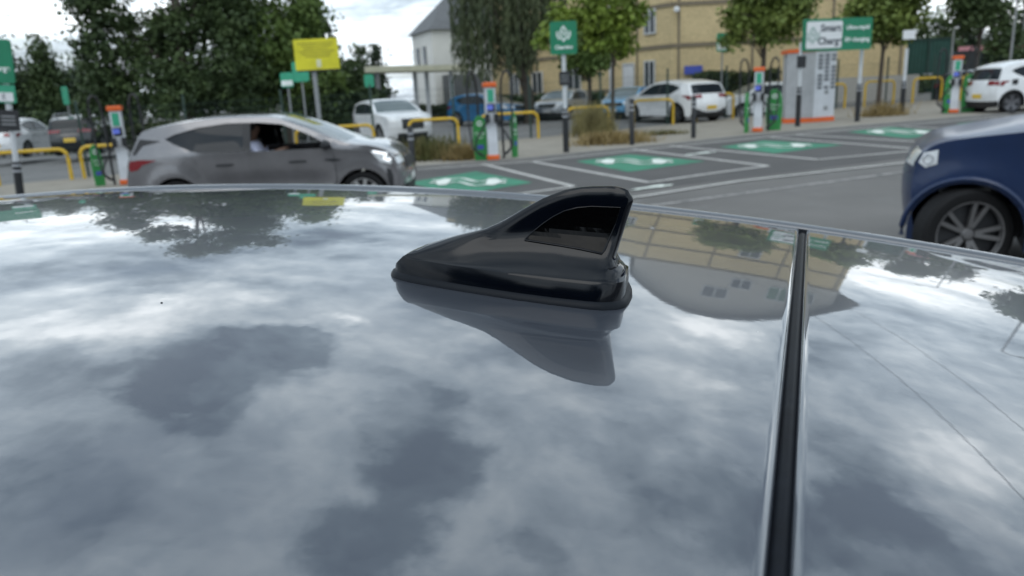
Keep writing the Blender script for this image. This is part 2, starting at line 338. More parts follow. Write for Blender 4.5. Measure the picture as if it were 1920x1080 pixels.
# ------------------------------------------------------------------ the parked car under the camera
AU = R(24.7); U = Vector((math.cos(AU), -math.sin(AU), 0)); V = Vector((math.sin(AU), math.cos(AU), 0)); V0 = .51328
def zr(u, v):
    s = u+.83314885
    z = CAM_H-.10866102-.06085787*s*s-.013067*s**3-.08094853*v*v+.0460132*v**4-.01404267*v*v*s-.01965149*v
    return z
def RP(u, v, z): return U*u+V*(v+V0)+Vector((0, 0, z))
own = thing('parked_car', 'dark grey car in the foreground whose glossy roof reflects the clouds', 'car', (0, 0, 0))
def roof_material():
    m = mat('roof_paint', (.050, .058, .074), .3, coat=1.0, coatr=.0); t = m.node_tree; b = t.nodes['Principled BSDF']
    b.inputs['Metallic'].default_value = .15; b.inputs['Coat IOR'].default_value = 2.0; b.inputs['Specular IOR Level'].default_value = .5
    tcn = t.nodes.new('ShaderNodeTexCoord')
    vo = t.nodes.new('ShaderNodeTexVoronoi'); vo.inputs['Scale'].default_value = 38; t.links.new(tcn.outputs['Object'], vo.inputs['Vector'])
    nz = t.nodes.new('ShaderNodeTexNoise'); nz.inputs['Scale'].default_value = 300; t.links.new(tcn.outputs['Object'], nz.inputs['Vector'])
    th = t.nodes.new('ShaderNodeMath'); th.operation = 'LESS_THAN'; t.links.new(vo.outputs['Distance'], th.inputs[0]); 
    rc = t.nodes.new('ShaderNodeSeparateColor'); t.links.new(vo.outputs['Color'], rc.inputs[0])
    mm = t.nodes.new('ShaderNodeMath'); mm.operation = 'MULTIPLY'; t.links.new(rc.outputs[0], mm.inputs[0]); mm.inputs[1].default_value = .034
    sb = t.nodes.new('ShaderNodeMath'); sb.operation = 'SUBTRACT'; t.links.new(mm.outputs[0], sb.inputs[0]); sb.inputs[1].default_value = .010
    t.links.new(sb.outputs[0], th.inputs[1])
    mx = t.nodes.new('ShaderNodeMix'); mx.data_type = 'RGBA'; t.links.new(th.outputs[0], mx.inputs['Factor'])
    src = b.inputs['Base Color'].links[0].from_socket; t.links.new(src, mx.inputs['A']); mx.inputs['B'].default_value = (.42, .42, .40, 1)
    t.links.new(mx.outputs['Result'], b.inputs['Base Color'])
    on_ = t.nodes.new('ShaderNodeTexNoise'); on_.inputs['Scale'].default_value = 110; on_.inputs['Detail'].default_value = 2; t.links.new(tcn.outputs['Object'], on_.inputs['Vector'])
    bp = t.nodes.new('ShaderNodeBump'); bp.inputs['Strength'].default_value = .05; bp.inputs['Distance'].default_value = .0002; t.links.new(on_.outputs['Fac'], bp.inputs['Height'])
    t.links.new(bp.outputs[0], b.inputs['Coat Normal'])
    inv = t.nodes.new('ShaderNodeMath'); inv.operation = 'SUBTRACT'; inv.inputs[0].default_value = 1; t.links.new(th.outputs[0], inv.inputs[1])
    t.links.new(inv.outputs[0], b.inputs['Coat Weight'])
    return m
ROOFM = roof_material(); CARG = mat('car_grey', (.085, .095, .112), .28, .35, 1.0, coatr=.0)
GAPC = lambda v: -.0275-.048*v
def panel(u_a, u_b, v_list, name, m, gap_a=None, gap_b=None, rad=.0038):
    """roof skin between two end curves, rolled down at an end that borders the seal"""
    b = MB(); n = 90; rows = []
    for v in v_list:
        ua = u_a(v); ub = u_b(v); L_ = ub-ua; us = []
        edge = [0, .0005, .0012, .0022, .0034, .005, .007, .010, .014]
        ts = [ua+k for k in edge]+[ua+.014+(L_-.028)*i/n for i in range(1, n)]+[ub-k for k in reversed(edge)]
        row = []
        for t_ in ts:
            z = zr(t_, v)
            for on, d_ in ((gap_a, t_-ua), (gap_b, ub-t_)):
                if on and d_ < rad: q = 1-d_/rad; z -= rad*(1-math.sqrt(max(0, 1-q*q)))
            row.append(RP(t_, v, z))
        if gap_b: row.append(RP(ub, v, zr(ub, v)-rad-.012))
        if gap_a: row.insert(0, RP(ua, v, zr(ua, v)-rad-.012))
        rows.append(row)
    c = len(rows[0]); vs = [p for r_ in rows for p in r_]
    fs = [(i*c+j, i*c+j+1, (i+1)*c+j+1, (i+1)*c+j) for i in range(len(rows)-1) for j in range(c-1)]
    b.add(vs, fs); return b.build(name, m, own, smooth=60)
VE = .452
vl = [-VE+2*VE*i/48 for i in range(49)]
roof = panel(lambda v: -2.0, lambda v: GAPC(v)-.0035, vl, 'roof_panel', ROOFM, gap_b=True)
spoil = panel(lambda v: GAPC(v)+.0035, lambda v: .34-.25*v*v, vl, 'tailgate_spoiler', ROOFM, gap_a=True)
sb_ = MB(); rows = []
for v in vl+[.458, .466]:
    c = GAPC(v); dz = -.0024-(0 if v < VE-.01 else .012*min(1, (v-VE+.01)/.02))
    rows.append([RP(c+k*.0039, v, zr(c, v)+dz-.0012*(k*k)*2) for k in (-1, -.6, -.2, .2, .6, 1)])
sb_.add([p for r_ in rows for p in r_], [(i*6+j, i*6+j+1, (i+1)*6+j+1, (i+1)*6+j) for i in range(len(rows)-1) for j in range(5)])
SEAL = mat('rubber_seal', (.005, .0065, .010), .45, noise_=(35, .5), wear=(60, .60, (.014, .016, .02)), spec=.08)
sb_.build('rubber_seal', SEAL, own, smooth=True)
# side rail: shallow ditch, flat-topped rail, then roll-over to the side glass
for sg in (1, -1):
    b = MB(); rows = []
    N = 80
    for i in range(N+1):
        u = -2.0+2.36*i/N; z0 = zr(u, sg*VE); row = []
        sv = (zr(u, sg*VE)-zr(u, sg*(VE-.01)))/.01
        for dv, dz in ((0, 0), (.0015, -.003), (.003, -.008), (.006, -.009), (.0085, -.003), (.011, .0018), (.015, .0038), (.024, .0038), (.034, .0022), (.044, -.004), (.053, -.014), (.062, -.028), (.075, -.06), (.10, -.115)):
            row.append(RP(u, sg*(VE+dv), z0+dz+sv*min(dv, .03)*.5))
        rows.append(row)
    c = len(rows[0])
    b.add([p for r_ in rows for p in r_], [(i*c+j, i*c+j+1, (i+1)*c+j+1, (i+1)*c+j) for i in range(N) for j in range(c-1)])
    b.build('roof_rail', CARG, own, smooth=50)
# ------------------------------------------------------------------ antenna (shark fin)
T0 = Vector((-.08620509, .54310896, 1.53328)); AX = Vector((.97045887, -.22404808, -.08950999)); AN = Vector((-.22494757, -.97435497, -.00556661)); AUP = Vector((.08596731, -.02553722, .99597049))
FA = [(0, .0), (.0025, .006), (.0096, .0135), (.024, .0215), (.0442, .0298), (.0679, .0378), (.0794, .0442), (.0944, .0548), (.1091, .0648), (.1236, .0715), (.1381, .0752), (.1544, .0765), (.1617, .0752), (.1702, .0679)]
RE = [(0, .1712), (.0046, .1714), (.0130, .1702), (.0175, .1690), (.0215, .1640), (.026, .1618), (.0515, .1672), (.0679, .1706), (.0752, .166), (.0765, .158)]
def interp(tab, x, k=0):
    if x <= tab[0][k]: return tab[0][1-k]
    for a, b in zip(tab[:-1], tab[1:]):
        if x <= b[k]: return a[1-k]+(b[1-k]-a[1-k])*(x-a[k])/(b[k]-a[k]+1e-9)
    return tab[-1][1-k]
def top(a): return interp(FA, a, 0)
BW = [(0, .0008), (.002, .0055), (.006, .0095), (.015, .0145), (.03, .0195), (.05, .0245), (.07, .0285), (.10, .0335), (.125, .0360), (.15, .0368), (.158, .0355), (.165, .0315), (.169, .026), (.1708, .018), (.1720, .0)]
HS = .0135
def hw(a, h):
    B = interp(BW, a, 0)
    if h <= HS: return B*(1-.10*(h/HS)**1.5)
    T = max(top(min(a, .158)), HS+.004); tau = min(1, max(0, (h-HS)/(T-HS)))
    k = min(1, max(0, (a-.03)/.09)); k = k*k*(3-2*k)
    wt = (.0100*(1-k)+.0050*k)
    Bs = B*.90; p = 1.1+2.4*k
    lin = (1-tau)**p*(1-.13*(1-k))
    y = wt+(Bs-wt)*lin if Bs > wt else Bs
    y *= math.sqrt(max(0, 1-tau**(5 if k < .5 else 9)))
    return y
def slice_pts(h, n=46):
    af = interp([(b, a) for a, b in FA], h, 0); ar = interp(RE, h, 0); pts = []
    for i in range(n+1):
        s_ = .5-.5*math.cos(math.pi*i/n); a = af+(ar-af)*s_
        if h > .020:
            y = hw(a, h); rr_ = min(1, (ar-a)/.0045); y *= math.sqrt(max(0, 1-(1-rr_)**2))**.6
            y = max(y, .0007) if 0 < i < n else 0
        elif h > HS:
            y = hw(a, h); rr_ = min(1, (ar-a)/(.010)); y *= math.sqrt(max(0, 1-(1-rr_)**2))**.9
            y = max(y, .0007) if 0 < i < n else 0
        else:
            y = hw(af+(ar-af)*s_, h)
            if i in (0, n): y = 0
        pts.append((a, y))
    return pts
hs_ = [0, .003, .006, .009, .0115, .013, .0142, .0155, .017, .0185, .020, .0215, .023, .0245, .0262, .028, .030, .032, .034, .036, .038, .040, .043, .046, .049, .052, .055, .058, .061, .064, .0665, .069, .071, .0728, .0743, .0755, .0762, .0765]
b = MB(); vs = []; n = 46
for h in hs_:
    sp = slice_pts(h, n)
    ring = [(a, y) for a, y in sp]+[(a, -y) for a, y in sp[-2:0:-1]]
    vs += [T0+AX*a+AN*y+AUP*(h*.941+.0045) for a, y in ring]
c = 2*n; fs = [(i*c+j, i*c+(j+1) % c, (i+1)*c+(j+1) % c, (i+1)*c+j) for i in range(len(hs_)-1) for j in range(c)]
fs.append(tuple((len(hs_)-1)*c+j for j in range(c)))
b.add(vs, fs)
FINM = mat('fin_gloss', (.0016, .0026, .0055), .13, noise_=(60, .10), spec=.32)
fin = b.build('antenna', FINM, own, smooth=38)
# rubber gasket round the foot
b = MB(); vs = []
prof = [(0.0034, -.0035), (.0036, -.001), (.0030, .0015), (.0016, .0040), (-.0012, .0052)]
ring0 = []
for i in range(61):
    s_ = .5-.5*math.cos(math.pi*i/60); a = .172*s_; ring0.append((a, hw(a, 0) if 0 < i < 60 else 0))
ringf = ring0+[(a, -y) for a, y in ring0[-2:0:-1]]
for i, (a, y) in enumerate(ringf):
    p_, q_ = ringf[i-1], ringf[(i+1) % len(ringf)]; t_ = Vector((q_[0]-p_[0], q_[1]-p_[1])); nrm = Vector((t_.y, -t_.x)).normalized()
    if nrm.dot(Vector((a-.09, y))) < 0: nrm = -nrm
    for o_, h_ in prof: vs.append(T0+AX*(a+nrm.x*o_)+AN*(y+nrm.y*o_)+AUP*h_)
m_ = len(prof); c = len(ringf); b.add(vs, [(i*m_+j, ((i+1) % c)*m_+j, ((i+1) % c)*m_+j+1, i*m_+j+1) for i in range(c) for j in range(m_-1)])
b.build('gasket', mat('gasket_rubber', (.006, .008, .012), .45, spec=.15), fin, smooth=70)
def in_poly(x, y, poly):
    r_ = False
    for (x1, y1), (x2, y2) in zip(poly, poly[1:]+poly[:1]):
        if (y1 > y) != (y2 > y) and x < (x2-x1)*(y-y1)/(y2-y1)+x1: r_ = not r_
    return r_
def fill(poly, step, holes=()):
    """triangulate a polygon with inner grid points"""
    pts = []; edges = []
    def addp(pl):
        o = len(pts); d_ = []
        for (x1, y1), (x2, y2) in zip(pl, pl[1:]+pl[:1]):
            k = max(1, int(math.hypot(x2-x1, y2-y1)/step))
            d_ += [(x1+(x2-x1)*i/k, y1+(y2-y1)*i/k) for i in range(k)]
        pts.extend(d_); edges.extend([(o+i, o+(i+1) % len(d_)) for i in range(len(d_))])
    addp(list(poly)); [addp(list(h)) for h in holes]
    xs = [p[0] for p in poly]; ys = [p[1] for p in poly]
    y = min(ys)+step*.5
    while y < max(ys):
        x = min(xs)+step*.5
        while x < max(xs):
            if in_poly(x, y, list(poly)) and not any(in_poly(x, y, list(h)) for h in holes) and min((x-p[0])**2+(y-p[1])**2 for p in pts[:len(edges)]) > (step*.45)**2: pts.append((x, y))
            x += step
        y += step
    v, e_, f, *_ = delaunay_2d_cdt([Vector(p) for p in pts], edges, [], 0, 1e-6)
    fs = [t for t in f if in_poly(sum(v[i].x for i in t)/len(t), sum(v[i].y for i in t)/len(t), list(poly)) and not any(in_poly(sum(v[i].x for i in t)/len(t), sum(v[i].y for i in t)/len(t), list(h)) for h in holes)]
    return [(p.x, p.y) for p in v], fs
ins = [(.0985, .0340), (.104, .0405), (.1105, .0468), (.117, .0522), (.1245, .0570), (.133, .0600), (.143, .0618), (.1625, .0625), (.1600, .050), (.1545, .0325), (.1530, .0300), (.138, .0318), (.118, .0330)]
pv, pf_ = fill(ins, .003)
for sg in (1, -1):
    b = MB(); 
    b.add([T0+AX*a+AN*(sg*(hw(a, h)+.0005))+AUP*(h*.941+.0045) for a, h in pv], pf_)
    nI = len(ins)
    o_ = [T0+AX*a+AN*(sg*(hw(a, h)+.0005))+AUP*(h*.941+.0045) for a, h in ins]; i_ = [T0+AX*a+AN*(sg*(hw(a, h)-.002))+AUP*(h*.941+.0045) for a, h in ins]
    b.add(o_+i_, [(k, (k+1) % nI, (k+1) % nI+nI, k+nI) for k in range(nI)])
    b.build('gloss_panel', mat('gloss_black', (.0012, .0012, .0015), .03, spec=.14), fin)
    rim_ = [T0+AX*a+AN*(sg*(hw(a, h)+.0006))+AUP*(h*.941+.0045) for a, h in ins+ins[:1]]; b = MB(); b.tube(rim_, [.00042]*6+[.0003]*3+[.0007]*(len(rim_)-9), 8); b.build('panel_rim', FINM, fin, smooth=True)
# a speck of dirt
b = MB(); qd = ray(303, 568); k_ = (1.546-CAM_H)/qd.z
for _ in range(6): q = Vector((0, 0, CAM_H))+qd*k_; k_ *= (CAM_H-zr(q.dot(U), q.dot(V)-V0))/(CAM_H-q.z)
q = Vector((0, 0, CAM_H))+qd*k_; b.lathe([(0, .0007), (.0006, .0005), (.0009, -.0003)], 8, 'z', (q.x, q.y, q.z)); b.build('dirt_speck', BLACK, own)
# ------------------------------------------------------------------ car generator
def catmull(pts, k=3):
    out = []
    n = len(pts)
    for i in range(n-1):
        p0, p1, p2, p3 = pts[max(i-1, 0)], pts[i], pts[i+1], pts[min(i+2, n-1)]
        for j in range(k):
            t = j/k
            q = [.5*((2*p1[d])+(-p0[d]+p2[d])*t+(2*p0[d]-5*p1[d]+4*p2[d]-p3[d])*t*t+(-p0[d]+3*p1[d]-3*p2[d]+p3[d])*t**3) for d in range(3)]
            out.append((*q, p1[3]))
    out.append(pts[-1]); return out
TS = [-1, -.985, -.95, -.9, -.82, -.6, -.3, 0, .3, .6, .82, .9, .95, .985, 1]
def car(name, label, loc, heading, S, group=None, cat='car', steer=0, detail=True):
    t = thing(name, label, cat, (loc[0], loc[1], 0), heading, group)
    W0 = S['W']/2; belt = S['belt']; H = max(p[1] for p in S['out']); hl = max(abs(p[0]) for p in S['out'])
    (xf, xr), ra, rw = S['axles'], S['rw']+S.get('gap', .055), S['rw']
    paint = S['paint']; sill = S.get('sill', .24)
    def hw_(x, z):
        p = 1-S.get('plan', .16)*abs(x/hl)**4.5
        if z > belt: q = 1-.02*min(1, (z-belt)/.06)-S.get('th', .18)*((z-belt)/(H-belt))**1.15
        else: q = 1-.05*((belt-z)/belt)**2
        y = W0*p*q
        if z < belt:
            y -= S.get('dent', .035)*math.exp(-((z-.56)/.14)**2)*max(0, 1-abs((x-(xf+xr)/2)/((xf-xr)/2-.35))**4) if abs(x-(xf+xr)/2) < (xf-xr)/2-.35 else 0
            for xa in (xf, xr):
                d = math.hypot(x-xa, z-rw); y += .022*math.exp(-((d-ra-.05)/.09)**2)
        return y
    O = catmull(S['out'], 3)
    arch = lambda xa: [(xa+ra*math.cos(a), rw+ra*math.sin(a)) for a in [R(k) for k in range(0, 181, 12)] if rw+ra*math.sin(a) > sill]
    rearA = list(reversed(arch(xr))); frontA = list(reversed(arch(xf)))
    poly = [(p[0], p[1]) for p in O]+[(rearA[0][0], sill)]+rearA+[(rearA[-1][0], sill), (frontA[0][0], sill)]+frontA+[(frontA[-1][0], sill)]
    dlo = S['dlo']
    sv, sf = fill(poly, S.get('step', .11), [dlo])
    body = MB()
    for sg in (1, -1): body.add([(x, sg*(hw_(x, z)+.0012), z) for x, z in sv], sf)
    wsm, rgm, trm, trm2 = MB(), MB(), MB(), MB()
    grid = []
    for i, p in enumerate(O):
        a, b_ = O[max(i-1, 0)], O[min(i+1, len(O)-1)]; tx, tz = b_[0]-a[0], b_[1]-a[1]; l = math.hypot(tx, tz) or 1
        nx, nz = -tz/l*-1, tx/l*-1
        # outward normal: left of travel direction is outside when going front -> rear over the top
        nx, nz = tz/l, -tx/l
        y0 = hw_(p[0], p[1]); grid.append([(p[0]+nx*p[2]*(1-t_**4), t_*y0, p[1]+nz*p[2]*(1-t_**4)) for t_ in TS])
    mC = len(TS)
    def emit(mb, i, j0, j1, off=0):
        for j in range(j0, j1): mb.add([grid[i][j], grid[i][j+1], grid[i+1][j+1], grid[i+1][j]], [(0, 1, 2, 3)])
    for i in range(len(O)-1):
        tg = O[i][3]
        if tg == 'b': emit(body, i, 0, mC-1)
        elif tg == 'k': emit(trm if i < len(O)/2 else trm2, i, 0, mC-1)
        else:
            emit(body, i, 0, 3); emit(body, i, mC-4, mC-1); emit(wsm if tg == 'w' else rgm, i, 3, mC-4)
    body.build('body', paint, t, smooth=35, merge=.0005)
    if wsm.v: wsm.build('windscreen', S.get('wsm', GLASSL), t, smooth=60, merge=.001)
    if rgm.v: rgm.build('rear_window', S.get('glass', GLASS), t, smooth=60, merge=.001)
    for q_ in (trm, trm2):
        if q_.v: q_.build('bumper_trim', DARKTRIM, t, smooth=40, merge=.001)
    # side glass and pillars
    for wi, (wp, gmat, sides) in enumerate(S['windows']):
        for sg in sides:
            gv, gf = fill(wp, .12); b = MB(); b.add([(x, sg*(hw_(x, z)-.012), z) for x, z in gv], gf); b.build('side_window', gmat, t, smooth=True)
    for pp in S.get('pillars', []):
        for sg in (1, -1):
            gv, gf = fill(pp, .1); b = MB(); b.add([(x, sg*(hw_(x, z)-.006), z) for x, z in gv], gf); b.build('pillar', DARKTRIM, t)
    # patches on flanks and ends
    def spatch(poly_, m, nm, off=.006, sides=(1, -1)):
        for sg in sides:
            gv, gf = fill(poly_, .08); b = MB(); k = len(gv)
            b.add([(x, sg*(hw_(x, z)+off), z) for x, z in gv], gf); b.build(nm, m, t, smooth=True)
    def oline(z, sgn):
        best = None
        for i in range(len(O)-1):
            a, b_ = O[i], O[i+1]
            if a[0]*sgn > 0 and min(a[1], b_[1]) <= z <= max(a[1], b_[1]) and abs(b_[1]-a[1]) > 1e-6:
                f = (z-a[1])/(b_[1]-a[1]); x = a[0]+(b_[0]-a[0])*f; c_ = a[2]+(b_[2]-a[2])*f; l = math.hypot(b_[0]-a[0], b_[1]-a[1])
                if best is None or abs(x) > abs(best[0]): best = (x, c_, (b_[1]-a[1])/l, -(b_[0]-a[0])/l)
        return best
    def epatch(xz, y0, y1, m, nm, parent=t, mirror=False):
        """patch lying on an end of the car between two heights, from y0 to y1 as fractions of the half width"""
        for sg in ((1, -1) if mirror else (1,)):
            b = MB(); rows = []; za, zb_ = xz[0][1], xz[-1][1]
            for k in range(5):
                z = za+(zb_-za)*k/4; x, c_, nx, nz = oline(z, 1 if xz[0][0] > 0 else -1); y_ = hw_(x, z); row = []
                for q in range(7):
                    f = y0+(y1-y0)*q/6; d = c_*(1-f**4)+.010; row.append((x+nx*d, sg*y_*f, z+nz*d))
                rows.append(row)
            b.add([p for r_ in rows for p in r_], [(i*7+j, i*7+j+1, (i+1)*7+j+1, (i+1)*7+j) for i in range(4) for j in range(6)])
            b.build(nm, m, parent, smooth=True)
    for a in S.get('spatch', []): spatch(*a)
    for a in S.get('epatch', []): epatch(*a[:-1], mirror=a[-1])
    # wheels
    prof = [(rw*.70, -.095), (rw*.76, -.108), (rw*.93, -.105), (rw, -.08), (rw, .08), (rw*.93, .105), (rw*.76, .108), (rw*.70, .095)]
    wm = MB().lathe(prof, 40)
    rm = MB().lathe([(rw*.70, -.100), (rw*.745, -.104), (rw*.73, -.085), (rw*.69, -.06)], 40)
    ns = S.get('spokes', 5)
    for k in range(ns):
        for dd in ((-.17, .17) if S.get('double', True) else (0,)):
            a = 2*math.pi*k/ns+.3; w_ = S.get('sw', .035)*rw/.33
            c0 = (math.cos(a+dd*.9)*rw*.15, math.sin(a+dd*.9)*rw*.15); c1 = (math.cos(a+dd*1.15)*rw*.73, math.sin(a+dd*1.15)*rw*.73)
            d_ = Vector((c1[0]-c0[0], c1[1]-c0[1])).normalized(); nn_ = Vector((-d_.y, d_.x))*w_/2
            vs_ = []
            for yy in (-.092, -.06):
                for (c_, q) in ((c0, 1), (c0, -1), (c1, -1), (c1, 1)): vs_.append((c_[0]+nn_.x*q, yy+(.02 if c_ is c0 else 0), c_[1]+nn_.y*q))
            rm.add(vs_, [(0, 1, 2, 3), (7, 6, 5, 4), (0, 4, 5, 1), (1, 5, 6, 2), (2, 6, 7, 3), (3, 7, 4, 0)])
    rm.lathe([(0, -.082), (rw*.11, -.08), (rw*.15, -.06)], 24)
    dk = MB().lathe([(0, -.03), (rw*.70, -.03)], 32)
    W_, R_, D_ = None, None, None
    for xa in (xf, xr):
        for sg in (-1, 1):
            if W_ is None:
                o = wm.build('wheel', RUBBER, t, smooth=40); r1 = rm.build('rim', S.get('rim', RIM), o, smooth=30); r2 = dk.build('brake_disc', BLACK, o); W_, R_, D_ = o, r1, r2
            else:
                o = W_.copy(); sc.collection.objects.link(o); o.parent = t
                for q in (R_, D_): c = q.copy(); sc.collection.objects.link(c); c.parent = o
            o.location = (xa, sg*(W0-.125), rw); o.rotation_euler = (0, R(17*(xa > 0)), (math.pi if sg > 0 else 0)+(steer if xa > 0 else 0))
    ub = MB(); hx = (xf-xr)/2
    ub.box(((xf+xr)/2, 0, .36), (xf-xr-2*ra-.04, W0*2-.12, .30))
    fx_, rx_ = max(p[0] for p in O)-.22, min(p[0] for p in O)+.22
    ub.box(((fx_+rx_)/2, 0, .42), (fx_-rx_, W0*2-.70, .26))
    for xa in (xf, xr):
        for sg in (1, -1):
            ac = [(xa+(ra+.0)*math.cos(R(k)), rw+(ra+.0)*math.sin(R(k))) for k in range(-10, 191, 20)]; vs_ = []
            for x, z in ac: vs_ += [(x, sg*(hw_(x, z)-.002), z), (x, sg*(W0-.33), z)]
            ub.add(vs_, [(2*i, 2*i+1, 2*i+3, 2*i+2) for i in range(len(ac)-1)])
    ub.build('underbody', BLACK, t)
    t['halfw'] = 1.0; del t['halfw']
    return t, hw_
def sx(pts, kx, kz, dx=0): return [(p[0]*kx+dx, p[1]*kz, *p[2:]) for p in pts]
CROSS = [(1.93,.20,.16,'k'),(2.05,.30,.16,'k'),(2.08,.42,.17,'b'),(2.09,.60,.17,'b'),(2.06,.76,.15,'b'),(1.97,.88,.10,'b'),(1.80,.955,.06,'b'),(1.45,1.02,.045,'b'),(1.10,1.065,.04,'w'),(.62,1.30,.06,'w'),(.20,1.465,.05,'b'),
 (-.10,1.51,.05,'b'),(-.55,1.525,.05,'b'),(-1.00,1.505,.05,'b'),(-1.40,1.455,.045,'b'),(-1.72,1.395,.04,'b'),(-1.79,1.34,.05,'r'),(-1.85,1.24,.06,'r'),(-1.97,1.00,.08,'b'),(-2.02,.86,.10,'b'),(-2.07,.62,.12,'b'),(-2.04,.40,.12,'k'),(-1.94,.22,.12,'b')]
DLOC = [(.93,1.035),(.60,1.235),(.22,1.40),(-.10,1.438),(-.55,1.445),(-.95,1.405),(-1.28,1.325),(-1.42,1.265),(-1.30,1.19),(-1.05,1.075),(-.95,1.05),(0,1.035)]
def windows(dlo, fr, rr, bx, front_near=True):
    """split the side glass at the B pillar"""
    f = [p for p in dlo if p[0] > bx+.05]; r = [p for p in dlo if p[0] < bx-.05]
    def zt(x):
        top_ = sorted([p for p in dlo if p[1] > (max(q[1] for q in dlo)+min(q[1] for q in dlo))/2-.1], key=lambda p: p[0])
        for a, b_ in zip(top_[:-1], top_[1:]):
            if a[0] <= x <= b_[0]: return a[1]+(b_[1]-a[1])*(x-a[0])/(b_[0]-a[0])
        return top_[-1][1]
    zb = min(q[1] for q in dlo)+.004
    fp = f[:]; ins_ = [i for i, p in enumerate(dlo) if p[0] > bx+.05]
    # dlo is ordered: front bottom, along the top to the rear, back along the bottom
    fp = [p for p in dlo if p[0] > bx+.05 and p[1] > zb+.0]; 
    topf = [p for p in dlo[:8] if p[0] > bx+.05]; botf = [p for p in dlo[8:] if p[0] > bx+.05]
    topr = [p for p in dlo[:8] if p[0] < bx-.05]; botr = [p for p in dlo[8:] if p[0] < bx-.05]
    F_ = topf+[(bx+.05, zt(bx+.05)), (bx+.05, zb)]+botf
    R_ = [(bx-.05, zb), (bx-.05, zt(bx-.05))]+topr+botr
    P_ = [(bx-.05, zb), (bx+.05, zb), (bx+.05, zt(bx+.05)), (bx-.05, zt(bx-.05))]
    return F_, R_, P_
Fw, Rw, Pw = windows(DLOC, None, None, -.27)
CLEAR = mat('clear_glass', (.6, .65, .65), .0, alpha=.22, spec=.5)
headl = [(1.52,.965),(1.80,.93),(1.95,.865),(1.99,.80),(1.96,.75),(1.72,.80)]
taill = [(-1.55,.97),(-1.78,.985),(-1.96,.97),(-2.0,.88),(-1.98,.82),(-1.86,.84),(-1.78,.91)]
def crossover(paint, L=4.2, H=1.57, W=1.80, rim=RIM, glass=GLASS, **k):
    kx = L/4.34; kz = H/1.575
    S = dict(out=sx(CROSS, kx, kz), W=W, belt=1.035*kz, axles=(1.29*kx, -1.33*kx), rw=.335, paint=paint, dlo=sx(DLOC, kx, kz), rim=rim, plan=.17,
             windows=[(sx(Fw, kx, kz), glass, (1, -1)), (sx(Rw, kx, kz), glass, (1, -1))], pillars=[sx(Pw, kx, kz)],
             spatch=[(sx(headl, kx, kz), LAMP, 'headlight'), (sx(taill, kx, kz), RED, 'tail_light'),
                     (sx([(-.72,.845),(-.48,.85),(-.48,.875),(-.72,.872)], kx, kz), DARKTRIM, 'door_handle', .02), (sx([(.30,.845),(.54,.85),(.54,.875),(.30,.872)], kx, kz), DARKTRIM, 'door_handle', .02)],
             epatch=[([(2.06*kx,.80*kz,.145),(2.085*kx,.66*kz,.165)], 0, .62, DARKTRIM, 'grille', True), ([(2.07*kx,.44*kz,.17),(2.05*kx,.30*kz,.16)], 0, .70, DARKTRIM, 'lower_grille', True),
                     ([(2.03*kx,.83*kz,.13),(2.065*kx,.75*kz,.15)], .66, .97, LAMP, 'headlight', True),
                     ([(-1.99*kx,.97*kz,.085),(-2.02*kx,.85*kz,.10)], .48, .99, RED, 'tail_light', True),
                     ([(-2.045*kx,.60*kz,.125),(-2.055*kx,.48*kz,.125)], 0, .28, k.get('plate', YPLATE), 'number_plate', True),
                     ([(2.098*kx,.56*kz,.175),(2.095*kx,.46*kz,.175)], 0, .28, WPLATE, 'number_plate', True)])
    S.update(k.get('extra', {})); return S
def mirrors(t, x, y, z, m, arm=.0):
    for sg in (1, -1):
        b = MB(); n_ = 12
        for i in range(n_+1): pass
        b.lathe([(0, -.11), (.055, -.10), (.085, -.05), (.09, 0), (.08, .06), (.04, .095), (0, .10)], 16, 'z')
        b.v = [(p[0]*.75, p[2]*1.05, p[1]*.85) for p in b.v]
        b.v = [(p[0]+x, p[1]+sg*(y+.10), p[2]+z) for p in b.v]
        b.build('mirror', m, t, smooth=True)
def wipeline(t, hwf, pts, name='door_seam', m=BLACK, off=.002, wd=.006, sides=(1, -1)):
    for sg in sides:
        b = MB(); b.tube([(x, sg*(hwf(x, z)+off-.002), z) for x, z in pts], wd, 4); b.build(name, m, t)
# grey crossover moving past, with its driver
GREYP = mat('silver_grey_paint', (.22, .215, .225), .22, .5, 1.0, coatr=.02)
S = crossover(GREYP, 4.60, 1.60, 1.80, rim=RIMW); S['out'] = [((1.37+(x-1.37)*.62 if x > 1.37 else x), z+(.03 if .9 < z < 1.2 and x > .9 else 0), c*(.7 if x > 1.2 else 1), t_) for x, z, c, t_ in S['out']]; S['spatch'] = [([((1.37+(x-1.37)*.62 if x > 1.37 else x), z) for x, z in a[0]], *a[1:]) for a in S['spatch']]; S['step'] = .07; S['dent'] = .06; S['glass'] = GLASS; S['spokes'] = 9; S['double'] = False; S['sw'] = .05
kx = 4.60/4.34; CY = 11.3
S['windows'] = [(sx(Rw, kx, 1.6/1.575), GLASS, (1, -1)), (sx(Fw, kx, 1.6/1.575), CLEAR, (1,))]
wf = atY(683, 354, CY); CAPX = wf.x-1.29*kx; 
cap, hwc = car('moving_car', 'warm grey crossover driving past the green charging bays with a driver at its open window', (CAPX, CY+.80), R(0), S)
mirrors(cap, .88, .83, 1.10, DARKTRIM)
b = MB()   # roof spoiler over the tailgate
rows = [[(x, .60*(q/4), z-.012*(q/4)**2) for q in range(-4, 5)] for x, z in ((-1.45, 1.495), (-1.75, 1.455), (-2.00, 1.405), (-2.01, 1.375), (-1.80, 1.37))]
b.add([p for r_ in rows for p in r_], [(i*9+j, i*9+j+1, (i+1)*9+j+1, (i+1)*9+j) for i in range(4) for j in range(8)]); b.build('spoiler', GREYP, cap, smooth=50)
